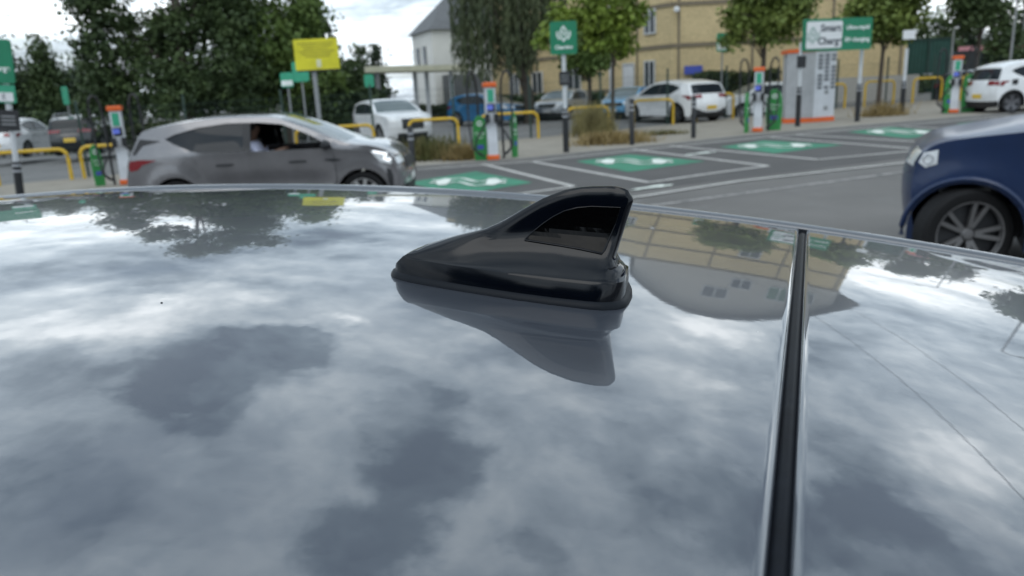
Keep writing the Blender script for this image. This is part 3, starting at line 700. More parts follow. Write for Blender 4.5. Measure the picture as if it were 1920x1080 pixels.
for sg in (1, -1):
    gv, gf = fill([(-1.56, 1.26), (-1.90, 1.30), (-2.03, 1.08), (-1.98, 1.07), (-1.86, 1.20)], .08); b = MB(); b.add([(x, sg*(hwc(x, z)+.006), z) for x, z in gv], gf); b.build('quarter_trim', DARKTRIM, cap)
wipeline(cap, hwc, [(-.27, 1.03), (-.27, .60), (-.30, .30)]); wipeline(cap, hwc, [(.98, .99), (1.00, .6), (.92, .28)]); wipeline(cap, hwc, [(-1.20, 1.12), (-1.08, .95), (-.92, .66)])
wipeline(cap, hwc, [(1.12, .99), (1.5, .955), (1.88, .86)], 'bonnet_seam')
for x_ in (1.02,):   # side blade behind the front wheel
    b = MB(); gv, gf = fill([(1.10, .875), (.98, .90), (.82, .885), (.96, .85)], .08); b.add([(x, -(hwc(x, z)+.012), z) for x, z in gv], gf); b.build('wing_badge', DARKTRIM, cap)
b = MB(); gv, gf = fill([(1.74, .72), (1.80, .69), (1.83, .60), (1.82, .42), (1.78, .33), (1.75, .52)], .07)
for sg in (1, -1): b = MB(); b.add([(x, sg*(hwc(x, z)+.008), z) for x, z in gv], gf); b.build('bumper_vent', DARKTRIM, cap)
for sg in (1, -1):   # lit daytime running lamp
    b = MB(); b.tube([(x, sg*(hwc(x, z)+.010), z) for x, z in ((1.56, .965), (1.76, .92), (1.71, .85), (1.78, .82), (1.81, .85))], .020, 6); b.build('running_lamp', LAMPON, cap)
b = MB(); b.box((.05, 0, .45), (2.4, 1.3, .08)); b.box((.95, 0, .88), (.35, 1.30, .22)); b.build('cabin_floor', BLACK, cap)
for y_ in (-.36, .36):
    for x_ in (-.30, -1.05):
        b = MB(); b.box((x_, y_, .60), (.52, .48, .20)); b.box((x_-.27, y_, .90), (.14, .46, .58)); b.box((x_-.30, y_, 1.25), (.10, .26, .16)); b.build('seat', BLACK, cap, bevel=.04)
b = MB(); b.lathe([(.17, -.015), (.185, 0), (.17, .015), (.155, 0), (.17, -.015)], 24, 'z'); b.v = [(p[2]+.62+p[0]*.35, p[1]-.36, p[0]*.92+.98) for p in b.v]; b.build('steering_wheel', BLACK, cap, smooth=True)
# driver
drv = thing('person', 'driver in a pale lilac shirt at the open window of the grey crossover', 'person', (CAPX-.26, CY+.80-.46, .02))
def skin_body(name, nodes, edges, m, parent, sub=2):
    me = bpy.data.meshes.new(name); me.from_pydata([n_[0] for n_ in nodes], edges, []); me.materials.append(m)
    o = bpy.data.objects.new(name, me); sc.collection.objects.link(o); o.parent = parent
    md = o.modifiers.new('skin', 'SKIN'); md.use_smooth_shade = True
    for i, n_ in enumerate(nodes): o.data.skin_vertices[0].data[i].radius = n_[1]
    o.data.skin_vertices[0].data[0].use_root = True
    s_ = o.modifiers.new('sub', 'SUBSURF'); s_.levels = sub; s_.render_levels = sub
    return o
nodes = [((0,0,.72),(.15,.15)),((-.05,0,.92),(.13,.16)),((-.07,0,1.09),(.12,.17)),((-.06,0,1.19),(.055,.055)),((-.04,0,1.24),(.05,.05)),((-.02,0,1.31),(.085,.075)),((-.025,0,1.40),(.095,.078)),((-.03,0,1.46),(.06,.055)),
 ((-.06,-.19,1.12),(.062,.062)),((.08,-.24,.93),(.048,.048)),((.34,-.17,1.00),(.036,.036)),((.44,-.14,1.04),(.035,.022)),
 ((-.06,.19,1.12),(.062,.062)),((.08,.24,.93),(.048,.048)),((.34,.17,1.00),(.036,.036)),((.44,.14,1.04),(.035,.022)),
 ((.06,-.10,.71),(.095,.095)),((.48,-.13,.74),(.075,.075)),((.72,-.13,.50),(.05,.05)),((.06,.10,.71),(.095,.095)),((.48,.13,.74),(.075,.075)),((.72,.13,.50),(.05,.05)),
 ((.48,-.155,1.05),(.009,.009)),((.50,-.135,1.055),(.009,.009)),((.49,-.115,1.05),(.009,.009)),((.065,0,1.345),(.014,.014))]
body_ = skin_body('body', nodes, [(0,1),(1,2),(2,3),(3,4),(4,5),(5,6),(6,7),(2,8),(8,9),(9,10),(10,11),(2,12),(12,13),(13,14),(14,15),(0,16),(16,17),(17,18),(0,19),(19,20),(20,21),(11,22),(11,23),(11,24),(5,25)], SKIN, drv)
sn = [((0,0,.72),(.16,.165)),((-.05,0,.92),(.145,.175)),((-.07,0,1.09),(.13,.185)),((-.062,0,1.165),(.07,.08)),((-.06,-.19,1.115),(.078,.078)),((.08,-.245,.93),(.064,.064)),((.20,-.21,.965),(.055,.055)),((-.06,.19,1.115),(.078,.078)),((.08,.245,.93),(.064,.064)),((.20,.21,.965),(.055,.055))]
skin_body('shirt', sn, [(0,1),(1,2),(2,3),(2,4),(4,5),(5,6),(2,7),(7,8),(8,9)], SHIRT, drv)
b = MB().lathe([(0,.115),(.05,.105),(.085,.06),(.10,.01),(.098,-.04),(.085,-.07)], 20, 'z', (-.045, 0, 1.40)); b.v = [((p[0]+.045)*1.08-.045, p[1]*.9, p[2]) for p in b.v]; b.build('hair', HAIR, drv, smooth=True)
# ------------------------------------------------------------------ dark blue suv on the right
NAVY = mat('navy_paint', (.009, .025, .080), .35, .1, .35, coatr=.12)
SUVO = [(2.02,.24,.20,'k'),(2.16,.34,.22,'b'),(2.22,.55,.24,'b'),(2.23,.78,.24,'b'),(2.17,.94,.18,'b'),(2.02,1.04,.10,'b'),(1.70,1.09,.06,'b'),(1.25,1.14,.05,'b'),(.98,1.17,.04,'w'),(.50,1.42,.06,'w'),(.10,1.57,.05,'b'),
 (-.30,1.62,.05,'b'),(-.80,1.625,.05,'b'),(-1.30,1.60,.05,'b'),(-1.75,1.54,.045,'b'),(-2.05,1.49,.04,'b'),(-2.10,1.45,.05,'r'),(-2.14,1.36,.06,'r'),(-2.24,1.10,.07,'b'),(-2.28,.94,.08,'b'),(-2.33,.66,.12,'b'),(-2.30,.42,.12,'k'),(-2.2,.26,.12,'b')]
DLOS = [(.82,1.15),(.50,1.33),(.15,1.47),(-.20,1.525),(-.80,1.535),(-1.30,1.515),(-1.70,1.45),(-1.86,1.38),(-1.72,1.26),(-1.55,1.16),(-.9,1.14),(0,1.14)]
Fs, Rs, Ps = windows(DLOS, None, None, -.35)
def suv(paint, L=4.6, H=1.68, W=1.88, rim=RIM, **k):
    kx = L/4.76; kz = H/1.675
    S = dict(out=sx(SUVO, kx, kz), W=W, belt=1.14*kz, axles=(k.get('fax', 1.36)*kx, -1.45*kx), rw=.365, paint=paint, dlo=sx(DLOS, kx, kz), rim=rim, plan=.16,
             windows=[(sx(Fs, kx, kz), GLASS, (1, -1)), (sx(Rs, kx, kz), GLASS, (1, -1))], pillars=[sx(Ps, kx, kz)],
             spatch=[(sx([(1.74,1.02),(1.98,.99),(2.10,.93),(2.11,.87),(1.98,.85),(1.84,.90)], kx, kz), LAMP, 'headlight'), (sx([(-1.95,1.06),(-2.2,1.07),(-2.26,.96),(-2.2,.92),(-2.0,.97)], kx, kz), RED, 'tail_light'),
                     (sx([(-.80,.955),(-.56,.96),(-.56,.99),(-.80,.985)], kx, kz), paint, 'door_handle', .02), (sx([(.25,.95),(.49,.955),(.49,.985),(.25,.98)], kx, kz), paint, 'door_handle', .02)],
             epatch=[([(2.19*kx,.88*kz,.21),(2.225*kx,.62*kz,.24)], 0, .5, DARKTRIM, 'grille', True), ([(2.19*kx,.48*kz,.235),(2.14*kx,.34*kz,.22)], 0, .7, DARKTRIM, 'lower_grille', True),
                     ([(2.15*kx,.97*kz,.165),(2.20*kx,.86*kz,.20)], .6, .97, LAMP, 'headlight', True),
                     ([(-2.25*kx,1.08*kz,.072),(-2.275*kx,.96*kz,.08)], .42, .99, RED, 'tail_light', True),
                     ([(-2.31*kx,.74*kz,.125),(-2.32*kx,.60*kz,.125)], 0, .28, k.get('plate', YPLATE), 'number_plate', True)])
    S.update(k.get('extra', {})); return S
S = suv(NAVY, 4.7, 1.68, 1.90, rim=mat('alloy_satin', (.20, .197, .20), .35, .6), fax=1.70); S['step'] = .06; S['sw'] = .030; S['rw'] = .352; S['gap'] = .045; S['plan'] = .26; S['out'] = [((1.7+(x-1.7)*.72 if x > 1.7 else x), z, c*(.35 if x > 1.6 else 1), ('b' if x > 1.5 and t_ == 'k' else t_)) for x, z, c, t_ in S['out']]; S['epatch'] = S['epatch'][2:]; S['spatch'][0] = ([(1.90, 1.0), (2.00, .975), (2.03, .90), (1.98, .86), (1.90, .89)], LAMP, 'headlight')
wb_ = atY(1807, 434, 5.66); hb = R(180-29)
hx_, hy_ = math.cos(hb), math.sin(hb)
kx2 = 4.7/4.76; lx, ly = S['axles'][0], (1.90/2-.02)
# near side of this car is its left: place the left front wheel on the surveyed spot
bx_ = wb_.x-(hx_*lx-hy_*ly); by_ = 5.66-(hy_*lx+hx_*ly)
bmw, hwb = car('moving_suv', 'dark navy blue suv entering from the right with twin spoke alloy wheels', (bx_, by_), hb, S, steer=R(26))
b = MB(); b.lathe([(.052, -.004), (.062, .006), (.072, -.004)], 24, 'y', (0, 0, 0)); b.v = [(p[0]*.55+1.965, hwb(1.965+p[0]*.55, .93)+.014+p[1], p[2]*.6+.925) for p in b.v]; b.build('lamp_ring', CHROME, bmw, smooth=True)
ra_ = .352+.045+.035
for sg in (1, -1):
    b = MB(); b.tube([(lx+ra_*math.cos(R(k)), sg*(hwb(lx+ra_*math.cos(R(k)), .352+ra_*math.sin(R(k)))+.004), .352+ra_*math.sin(R(k))) for k in range(-5, 186, 10)], .022, 8); b.build('wheel_arch_trim', NAVY, bmw, smooth=True)
wipeline(bmw, hwb, [(.95, 1.12), (.98, .7), (.90, .34)]); mirrors(bmw, .86, .90, 1.18, NAVY)
# ------------------------------------------------------------------ parked cars beyond the fence
WPAINT = mat('white_car_paint', (.80, .81, .82), .3, 0, .8); BPAINT = mat('black_car_paint', (.008, .009, .012), .25, .2, 1); BLP = mat('blue_car_paint', (.03, .16, .34), .3, .2, 1)
SKYP = mat('sky_blue_car_paint', (.12, .36, .60), .3, .1, 1); SILP = mat('silver_car_paint', (.42, .44, .46), .3, .5, 1)
GP = 'cars parked beyond the fence'
def park(kind, name, label, px, Y, hd, paint, **k):
    p = Vector((tpos(px, Y), Y, 0)); S = (suv if kind == 's' else crossover)(paint, **k); S['step'] = .2
    o, h_ = car(name, label, (p.x, p.y), R(hd), S, GP); o.location.z = lotz(p.x, p.y); return o, h_
park('c', 'parked_hatchback', 'white hatchback seen from behind at the far left, left of the dark suv', 22, 33, 98, WPAINT, L=4.1, H=1.62, W=1.80)
t_, hq = park('s', 'parked_suv', 'dark suv with roof rails and a yellow plate seen from behind under the left trees', 158, 33, 100, BPAINT, L=4.5, H=1.62, W=1.88)
b = MB()
for sg in (1, -1): b.tube([(-1.7, sg*.66, 1.60), (-1.5, sg*.67, 1.68), (0, sg*.68, 1.70), (.3, sg*.66, 1.64)], .022, 6); b.box((-2.02, sg*.3, 1.56), (.05, .62, .05))
b.build('roof_rail', RIM, t_)
park('s', 'parked_suv', 'white suv facing the camera beyond the fence, behind the bonnet of the grey crossover', 730, 28.5, -62, WPAINT, L=4.35, H=1.60, W=1.84)
park('c', 'parked_hatchback', 'mid blue hatchback behind the charger with two green guards', 912, 38, -35, BLP, L=4.0, H=1.55, W=1.78)
park('c', 'parked_hatchback', 'silver hatchback parked behind the square green sign post', 1056, 40, -118, SILP, L=4.0, H=1.52, W=1.76)
park('c', 'parked_hatchback', 'pale sky blue hatchback in front of the brick building door', 1178, 38, -120, SKYP, L=3.9, H=1.55, W=1.74)
S = crossover(WPAINT, 4.29, 1.52, 1.84, rim=RIMD); S['step'] = .1; p = Vector((tpos(1262, 32.6), 32.6, 0))
mg, hm = car('parked_hatchback', 'white hatchback seen from behind with a black lower bumper between the yellow hoops', (p.x, p.y), R(116), S, GP); mg.location.z += .06; mg.scale = (1.12,)*3
b = MB(); b.box((-1.98, 0, .36), (.30, 1.35, .24)); b.build('rear_diffuser', BLACK, mg, bevel=.05)
park('c', 'parked_hatchback', 'white hatchback side on behind the second charger, left of the orange and white cabinet', 1420, 35, 190, WPAINT, L=4.0, H=1.55, W=1.78)
park('s', 'parked_suv', 'black suv with pale roof behind the charger at the right edge', 1850, 36, -60, BPAINT, L=4.5, H=1.68, W=1.88)
S = crossover(WPAINT, 4.26, 1.60, 1.82, rim=RIMD); S['step'] = .1; S['sw'] = .07; S['out'] = [((-1.2+(x+1.2)*.66 if x < -1.2 else x), z, c, t_) for x, z, c, t_ in S['out']]; S['spatch'] = [([((-1.2+(x+1.2)*.66 if x < -1.2 else x), z) for x, z in a[0]], *a[1:]) for a in S['spatch']]; S['dlo'] = [(max(x, -1.36), z) for x, z in S['dlo']]; p = onz(1888, 214)
ev, he = car('charging_car', 'white electric hatchback plugged in at the right edge with dark patterned wheels', (p.x+1.36, p.y+.75), R(0), S)
ev.scale = (1.04,)*3
b = MB(); b.box((-1.28, -he(-1.28, .93)-.004, .95), (.17, .02, .16)); b.build('charge_port', BLACK, ev)
# own car lower body
S = crossover(CARG, 4.25, 1.50, 1.86); S['out'] = [(x, z-(.05 if z > 1.3 else 0), c, t_) for x, z, c, t_ in S['out']]; S['step'] = .15
tmp, _ = car('tmp', 'tmp', (0, 0), 0, S)
oc = RP(-1.62, 0, 0)
for ch in list(tmp.children):
    ch.parent = own
    ch.matrix_basis = Matrix.Translation((oc.x, oc.y, 0)) @ Matrix.Rotation(math.atan2(-U.y, -U.x), 4, 'Z') @ ch.matrix_basis
bpy.data.objects.remove(tmp)
# ------------------------------------------------------------------ chargers, guards, bollards, hoops
def tapered_post(b, prof):
    pass
def charger(loc, rz, label):
    t = thing('ev_charger', label, 'charger', loc, rz, 'rapid chargers along the pavement')
    b = MB(); side = [(-.17, .16), (.17, .16), (.15, .5), (.12, .95), (.17, 1.25), (.19, 1.82), (-.14, 1.82), (-.14, 1.3), (-.11, .9), (-.16, .45)]
    b.prism(side, lambda y, z: (-.125, y, z), lambda y, z: (.125, y, z)); b.build('post', WPANEL, t, bevel=.02)
    b = MB(); b.box((0, 0, .12), (.30, .38, .13)); b.build('foot', ORANGE, t, bevel=.03)
    b = MB(); b.box((0, .02, 1.88), (.32, .40, .12)); b.build('cap', ORANGE, t, bevel=.025)
    b = MB(); b.box((0, -.145, 1.62), (.15, .02, .30)); b.build('label_panel', TEAL, t)
    b = MB(); b.box((0, -.15, 1.33), (.20, .03, .20)); s_ = b.build('screen_bezel', BLACK, t); b = MB(); b.box((-.03, -.168, 1.34), (.15, .006, .12)); b.build('screen', SCREEN, s_)
    for sg in (-1, 1):
        b = MB(); b.box((sg*.11, -.20, 1.08), (.10, .16, .22)); b.build('holster', BLACK, t, bevel=.02)
        b = MB(); pts = [(sg*.11, -.22, 1.0)]+[(sg*(.11+.34*math.sin(k*math.pi/8)), -.2, 1.0-.85*math.sin(k*math.pi/16)) for k in range(1, 8)]+[(sg*.50, -.05, .35), (sg*.55, .06, .9), (sg*.55, .1, 1.6)]
        b.tube(pts, .024, 8); b.build('cable', BLACK, t, smooth=True)
        b = MB(); b.tube([(sg*.30, .15, .05), (sg*.30, .15, 1.7), (sg*.32, .13, 2.0), (sg*.38, .1, 2.17), (sg*.46, .05, 2.2), (sg*.53, 0, 2.1), (sg*.55, -.02, 1.9), (sg*.55, 0, 1.6)], .03, 8); b.build('cable_arm', BLACK, t, smooth=True)
    return t
c0 = charger((-.32, 19.1, 0), R(8), 'charger nearest the centre, its white post between two green guards')
dup(c0, (-9.4, 18.7, 0), R(20), 'charger at the left edge behind the tail of the grey crossover')
dup(c0, (7.71, 23.15, 0), R(-20), 'charger beside the big orange and white cabinet')
dup(c0, (15.5, 26.3, 0), R(-22), 'farthest charger, beside the white electric hatchback')
def guard(px, py, hgt, wdt, label, src=None, rz=0):
    p = onz(px, py)
    if src: 
        o = dup(src, (p.x, p.y, .02), rz, label); o.scale = (wdt/.36, 1, hgt/1.15); return o
    t = thing('charger_guard', label, 'bollard', (p.x, p.y, 0), rz, 'green guard panels beside the chargers')
    b = MB(); prof = [(-.15, 0), (.15, 0), (.17, .3), (.18, .6), (.165, .9), (.12, 1.08), (.05, 1.15), (-.05, 1.15), (-.12, 1.08), (-.165, .9), (-.18, .6), (-.17, .3)]
    b.prism(prof, lambda x, z: (x, .04, z), lambda x, z: (x, -.04, z)); b.build('panel', GREENP, t, bevel=.02)
    text('Charge', .085, TXTW, t, 'lettering', (0, -.044, .72)); text('here', .085, TXTW, t, 'lettering', (0, -.044, .62))
    b = MB(); b.box((0, -.046, .38), (.16, .006, .11)); b.build('blue_label', BLUE, t)
    b = MB(); b.lathe([(.035, -.002), (.05, -.006), (.065, -.002)], 20, 'y', (0, -.042, .96)); b.build('plug_symbol', TXTW, t)
    return t
g0 = guard(903, 304, 1.15, .36, 'wide green guard on the left of the charger nearest the centre')
guard(966, 298, 1.15, .2, 'narrow green guard on the right of the charger nearest the centre', g0, R(50))
guard(190, 352, 1.03, .26, 'green guard at the far left beside the tail of the grey crossover', g0, R(30))
guard(1399, 252, 1.2, .18, 'narrow green guard left of the charger beside the cabinet', g0, R(50))
guard(1450, 247, 1.25, .48, 'broad green guard between a charger and the orange and white cabinet', g0, R(-15))
guard(1778, 215, 1.3, .40, 'green guard left of the farthest charger', g0, R(-20)); guard(1813, 213, 1.3, .46, 'green guard right of the farthest charger', g0, R(-20))
# green labels hanging on cable arms omitted parts: small tag on the left arm
def hoop(p1, p2, h, label, src=None):
    a, b_ = Vector((*p1, 0)), Vector((*p2, 0)); d = b_-a; L_ = d.length
    t = thing('hoop_barrier', label, 'barrier', (a.x, a.y, 0), math.atan2(d.y, d.x), 'yellow hoop barriers along the fence')
    b = MB(); r_ = .22; pts = [(0, 0, 0), (0, 0, h-r_)]+[(r_-r_*math.cos(R(k)), 0, h-r_+r_*math.sin(R(k))) for k in (18, 36, 54, 72, 90)]
    pts += [(L_-q[0], 0, q[2]) for q in reversed(pts)]; b.tube(pts, .05, 12); b.build('rail', YELLOW, t, smooth=60)
    return t
def hp(xl, xr_, yb_l, yb_r, h, label):
    a = onz(xl, yb_l); b_ = onz(xr_, yb_r); hoop((a.x, a.y), (b_.x, b_.y), h, label)
hp(0, 136, 352, 340, .93, 'yellow hoop at the far left in front of the white hatchback')
hp(160, 236, 338, 332, .93, 'yellow hoop behind the left charger, mostly hidden by it')
hp(560, 704, 300, 288, .96, 'yellow hoop behind the bonnet of the grey crossover')
hp(770, 861, 282, 275, .97, 'yellow hoop in front of the white suv bumper')
hp(905, 1010, 270, 262, .98, 'yellow hoop behind the charger nearest the centre')
hp(1064, 1142, 258, 252, 1.0, 'yellow hoop among dry grass behind the square green sign post')
hp(1188, 1262, 240, 236, 1.05, 'yellow hoop in front of the flank of the white hatchback')
hp(1306, 1374, 231, 225, 1.1, 'yellow hoop in front of the rear plate of the white hatchback')
hp(1520, 1583, 210, 205, 1.15, 'yellow hoop just right of the orange and white cabinet')
hp(1620, 1674, 203, 198, 1.15, 'yellow hoop to the right of the wide sign, round a slim tree trunk')
hp(1710, 1763, 196, 192, 1.15, 'yellow hoop in front of the dark green container')
hp(1800, 1842, 190, 187, 1.15, 'yellow hoop behind the farthest charger')
def bollard(px, py, h, label):
    p = onz(px, py); t = thing('bollard', label, 'bollard', p, 0, 'black bollards behind the bays')
    b = MB(); b.tube([(0, 0, 0), (0, 0, h-.02), (0, 0, h)], [.07, .07, .055], 14); b.build('post', BLACK, t, smooth=40)
    for z in (h-.20, h-.33): b = MB(); b.lathe([(.0705, z), (.0725, z), (.0725, z+.05), (.0705, z+.05)], 16, 'z'); b.build('band', mat('reflective_band', (.35, .36, .38), .4), t)
bollard(1185, 275, 1.3, 'black bollard in front of the flank of the white hatchback')
bollard(1300, 262, 1.25, 'black bollard in front of the tail of the white hatchback')
bollard(775, 320, 1.05, 'black bollard by the front bumper of the grey crossover, beside the weeds')
# ------------------------------------------------------------------ signs
def post(t, h, black, r_=.055, x=0, y=0):
    b = MB(); b.tube([(x, y, 0), (x, y, h)], r_, 12); b.build('pole', PGREY, t, smooth=40)
    if black: b = MB(); b.tube([(x, y, .01), (x, y, black)], r_+.025, 12); b.build('pole_sleeve', BLACK, t, smooth=40); [MB().lathe([(r_+.026, z), (r_+.028, z), (r_+.028, z+.05), (r_+.026, z+.05)], 14, 'z', (x, y, 0)).build('band', MATS['reflective_band'], t) for z in (black-.10, black-.22)]
def rrect(cx, cz, w_, h_, r_=.06):
    out = []
    for (sx_, sz_, a0) in ((1, 1, 0), (-1, 1, 90), (-1, -1, 180), (1, -1, 270)):
        for k in range(0, 91, 30): out.append((cx+sx_*(w_/2-r_)+r_*math.cos(R(a0+k)), cz+sz_*(h_/2-r_)+r_*math.sin(R(a0+k))))
    return out
def board(t, cx, cz, w_, h_, y, m, nm='board', th=.04, r_=.05):
    b = MB(); b.prism(rrect(cx, cz, w_, h_, r_), lambda x, z: (x, y, z), lambda x, z: (x, y-th, z)); return b.build(nm, m, t)
def leaf_logo(t, cx, cz, s_, y, m):
    b = MB(); leaf = [(0, -.5), (.22, -.25), (.28, .05), (.16, .3), (0, .5), (-.16, .3), (-.28, .05), (-.22, -.25)]
    inner = [(x*.66, z*.72) for x, z in leaf]; n_ = len(leaf)
    b.add([(cx+x*s_, y, cz+z*s_) for x, z in leaf+inner], [(i, (i+1) % n_, (i+1) % n_+n_, i+n_) for i in range(n_)])
    b.add([(cx+x*s_, y, cz+z*s_) for x, z in [(.02, .3), (-.13, -.02), (-.01, 0), (-.04, -.3), (.13, .06), (.01, .04)]], [(0, 1, 2, 3, 4, 5)])
    for k in (-1, 1): b.add([(cx+(x*k)*s_, y, cz+z*s_) for x, z in [(.30, -.38), (.46, -.1), (.44, .16), (.36, .16), (.36, -.08), (.24, -.32)]], [(0, 1, 2, 3, 4, 5)])
    b.build('leaf_symbol', m, t)
# square green sign in the middle
p = onz(1062, 289); t = thing('square_sign', 'square green sign with a white leaf symbol on a white and black post', 'sign', p, R(2))
post(t, 2.75, 1.17); board(t, 0, 2.92, .68, .80, -.06, GREEN); leaf_logo(t, 0, 3.02, .40, -.104, TXTW); text('Charging', .125, TXTW, t, 'lettering', (0, -.104, 2.69), bold=.004)
board(t, .01, 1.93, .30, .34, -.06, BLACK, 'notice_plate', .02, .02)
for k in range(3): b = MB(); b.box((0, -.083, 2.0-.07*k), (.2, .004, .02)); b.build('text_line', GALV, t)
# left sign
p = Vector((-10.38, 16.02, 0)); t = thing('square_sign', 'green sign cut off by the left edge of the photo with small plates below it', 'sign', p, R(4))
t.rotation_euler = (0, R(4.6), R(4))
post(t, 2.6, .9); board(t, -.42, 2.92, 1.3, .86, -.06, GREEN); text('Charge', .15, TXTW, t, 'lettering', (-.05, -.104, 2.78), bold=.004)
board(t, -.05, 2.28, .50, .36, -.06, TEAL, 'small_plate', .02, .02); board(t, -.05, 2.22, .42, .18, -.085, WHITE, 'white_plate', .01, .02); text('E', .15, TXTD, t, 'lettering', (-.02, -.098, 2.22))
board(t, 0, 1.75, .42, .42, -.06, BLACK, 'notice_plate', .02, .02)
for k in range(3): b = MB(); b.box((0, -.083, 1.83-.08*k), (.28, .004, .03)); b.build('text_line', GALV, t)
# wide sign on two posts
pa, pb_ = onz(1513, 240), onz(1602, 230); d = pb_-pa; mid = (pa+pb_)/2+Vector((-.12, 0, 0))
t = thing('wide_sign', 'wide green and white sign on two posts above the orange and white cabinet', 'sign', mid, math.atan2(d.y, d.x)*.35)
post(t, 2.6, 1.25, x=-d.length/2*.98, y=-.1); post(t, 2.6, 1.25, x=d.length/2*.98, y=.1)
tl, br_ = atY(1497, 42, mid.y-.2), atY(1634, 88, mid.y-.2); W_s = br_.x-tl.x; cxs = (tl.x+br_.x)/2-mid.x; czs = atY(1565, 65, mid.y-.2).z-GX*mid.x
board(t, cxs, czs, W_s, .96, -.22, GREEN, th=.08); board(t, cxs-W_s*.205, czs, W_s*.52, .80, -.305, WHITE, 'white_board', .01)
text('Smart', .29, TXTD, t, 'lettering', (cxs-W_s*.115, -.322, czs+.19), bold=.008); text('Charge', .29, TXTD, t, 'lettering', (cxs-W_s*.115, -.322, czs-.19), bold=.008)
leaf_logo(t, cxs-W_s*.375, czs, .52, -.322, mat('logo_grey_green', (.30, .42, .38), .5))
text('Ultra-rapid', .18, TXTW, t, 'lettering', (cxs+W_s*.285, -.306, czs+.19), bold=.005); text('EV charging', .18, TXTW, t, 'lettering', (cxs+W_s*.285, -.306, czs-.17), bold=.005)
board(t, -d.length/2, 2.02, .30, .36, -.18, BLACK, 'notice_plate', .02, .02)
p = onz(1690, 218); t = thing('sign_post', 'slim grey and black post left of the dark green container', 'post', p); post(t, 2.3, 1.2)
board(t, 0, 2.75, .42, .30, -.06, WHITE, 'small_plate', .02, .02)
# yellow sign
tl, br_ = atY(550, 71, 17), atY(627, 121, 17); cx_ = (tl.x+br_.x)/2; pp_ = atY(600, 240, 17)
t = thing('yellow_sign', 'yellow notice board with lines of small text on a tilted grey pole', 'sign', (pp_.x, 17, 0), R(-3))
b = MB(); b.tube([(0, .03, 0), (0, .03, 2.5)], .05, 12); b.build('pole', GALV, t, smooth=40)
board(t, cx_-pp_.x+.06, 2.72, .96, .64, -.02, YSIGN, r_=.02)
for k in range(6): b = MB(); b.box((cx_-pp_.x+.06+(.02 if k % 2 else 0), -.0625, 2.95-.055*k), (.78-.12*(k % 3), .003, .018)); b.build('text_line', YINK, t)
b = MB(); b.box((cx_-pp_.x+.10, -.0625, 2.53), (.10, .003, .16)); b.build('pictogram', mat('pale_print', (.75, .75, .5), .5), t)
b = MB(); b.box((cx_-pp_.x+.06, -.04, 2.385), (.9, .05, .03)); b.build('bottom_rail', BLACK, t)
# small teal signs far behind
def small_sign(px, ptop, pbot, Y, wd, label, white=False, shape='r'):
    a = atY(px, ptop, Y); b_ = atY(px, pbot, Y); t = thing('bay_sign', label, 'sign', (a.x, Y, 0), 0, 'small green bay signs')
    bb = MB(); bb.tube([(0, .02, 0), (0, .02, a.z)], .035, 8); bb.build('pole', GALV, t)
    board(t, 0, (a.z+b_.z)/2, wd, a.z-b_.z, -.02, TEAL, r_=.08)
    if white: board(t, 0, b_.z+(a.z-b_.z)*.28, wd*.9, (a.z-b_.z)*.36, -.062, TXTW, 'white_band', .004, .03)
small_sign(536, 130, 158, 30, .48, 'lower small green sign behind the yellow notice, left one', True); small_sign(561, 110, 148, 30, .62, 'larger teal sign half hidden by the yellow notice board')
small_sign(691, 136, 160, 33, .40, 'small teal sign left of the entrance canopy posts'); small_sign(1355, 68, 103, 33, .52, 'round topped green and white sign on a grey post before the brick building', True)
small_sign(118, 150, 185, 33, .26, 'narrow green sign under the trees above the dark suv')
# cabinet
pL, pM, pR = onz(1470, 233), onz(1520, 236), onz(1562, 229)
t = thing('charger_cabinet', 'tall white power cabinet with orange top and bottom bands below the wide sign', 'cabinet', (0, 0, 0))
fd = (Vector((1, -.22, 0))).normalized(); nd = Vector((-fd.y, fd.x, 0))
A = onz(1471, 234); Cp = onz(1562, 229); Bp = A.lerp(Cp, .5)+Vector((.04, -.22, 0))
def wall(b, p, q, z0, z1, th=.6):
    d_ = (q-p).normalized(); n_ = Vector((-d_.y, d_.x, 0))*th
    b.add([(p.x, p.y, z0), (q.x, q.y, z0), (q.x, q.y, z1), (p.x, p.y, z1), (p.x+n_.x, p.y+n_.y, z0), (q.x+n_.x, q.y+n_.y, z0), (q.x+n_.x, q.y+n_.y, z1), (p.x+n_.x, p.y+n_.y, z1)], [(0, 1, 2, 3), (4, 7, 6, 5), (0, 3, 7, 4), (1, 5, 6, 2), (3, 2, 6, 7), (0, 4, 5, 1)])
for (z0, z1, m_, nm, o) in ((.02, .20, ORANGE, 'bottom_band', .02), (.20, 2.36, None, 'side', 0), (2.36, 2.49, ORANGE, 'top_band', .02)):
    if m_:
        b = MB(); dd = Vector((0, -o, 0)); b.prism([tuple((A+dd-fd*o).xy), tuple((Bp+dd).xy), tuple((Cp+dd+fd*o).xy), tuple((Cp+Vector((-.1, .9, 0))).xy), tuple((A+Vector((.1, .9, 0))).xy)], lambda x, y, z0=z0: (x, y, z0), lambda x, y, z1=z1: (x, y, z1)); b.build(nm, m_, t)
    else:
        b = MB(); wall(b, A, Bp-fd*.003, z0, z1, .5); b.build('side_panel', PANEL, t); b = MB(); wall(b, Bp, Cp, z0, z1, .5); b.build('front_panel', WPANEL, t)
        b = MB(); wall(b, A+Vector((.1, .35, 0)), Cp+Vector((-.1, .35, 0)), z0, z1-.004, .5); b.build('core', PANEL, t)
b = MB(); fdir = (Cp-Bp).normalized(); fn = Vector((fdir.y, -fdir.x, 0))*.004
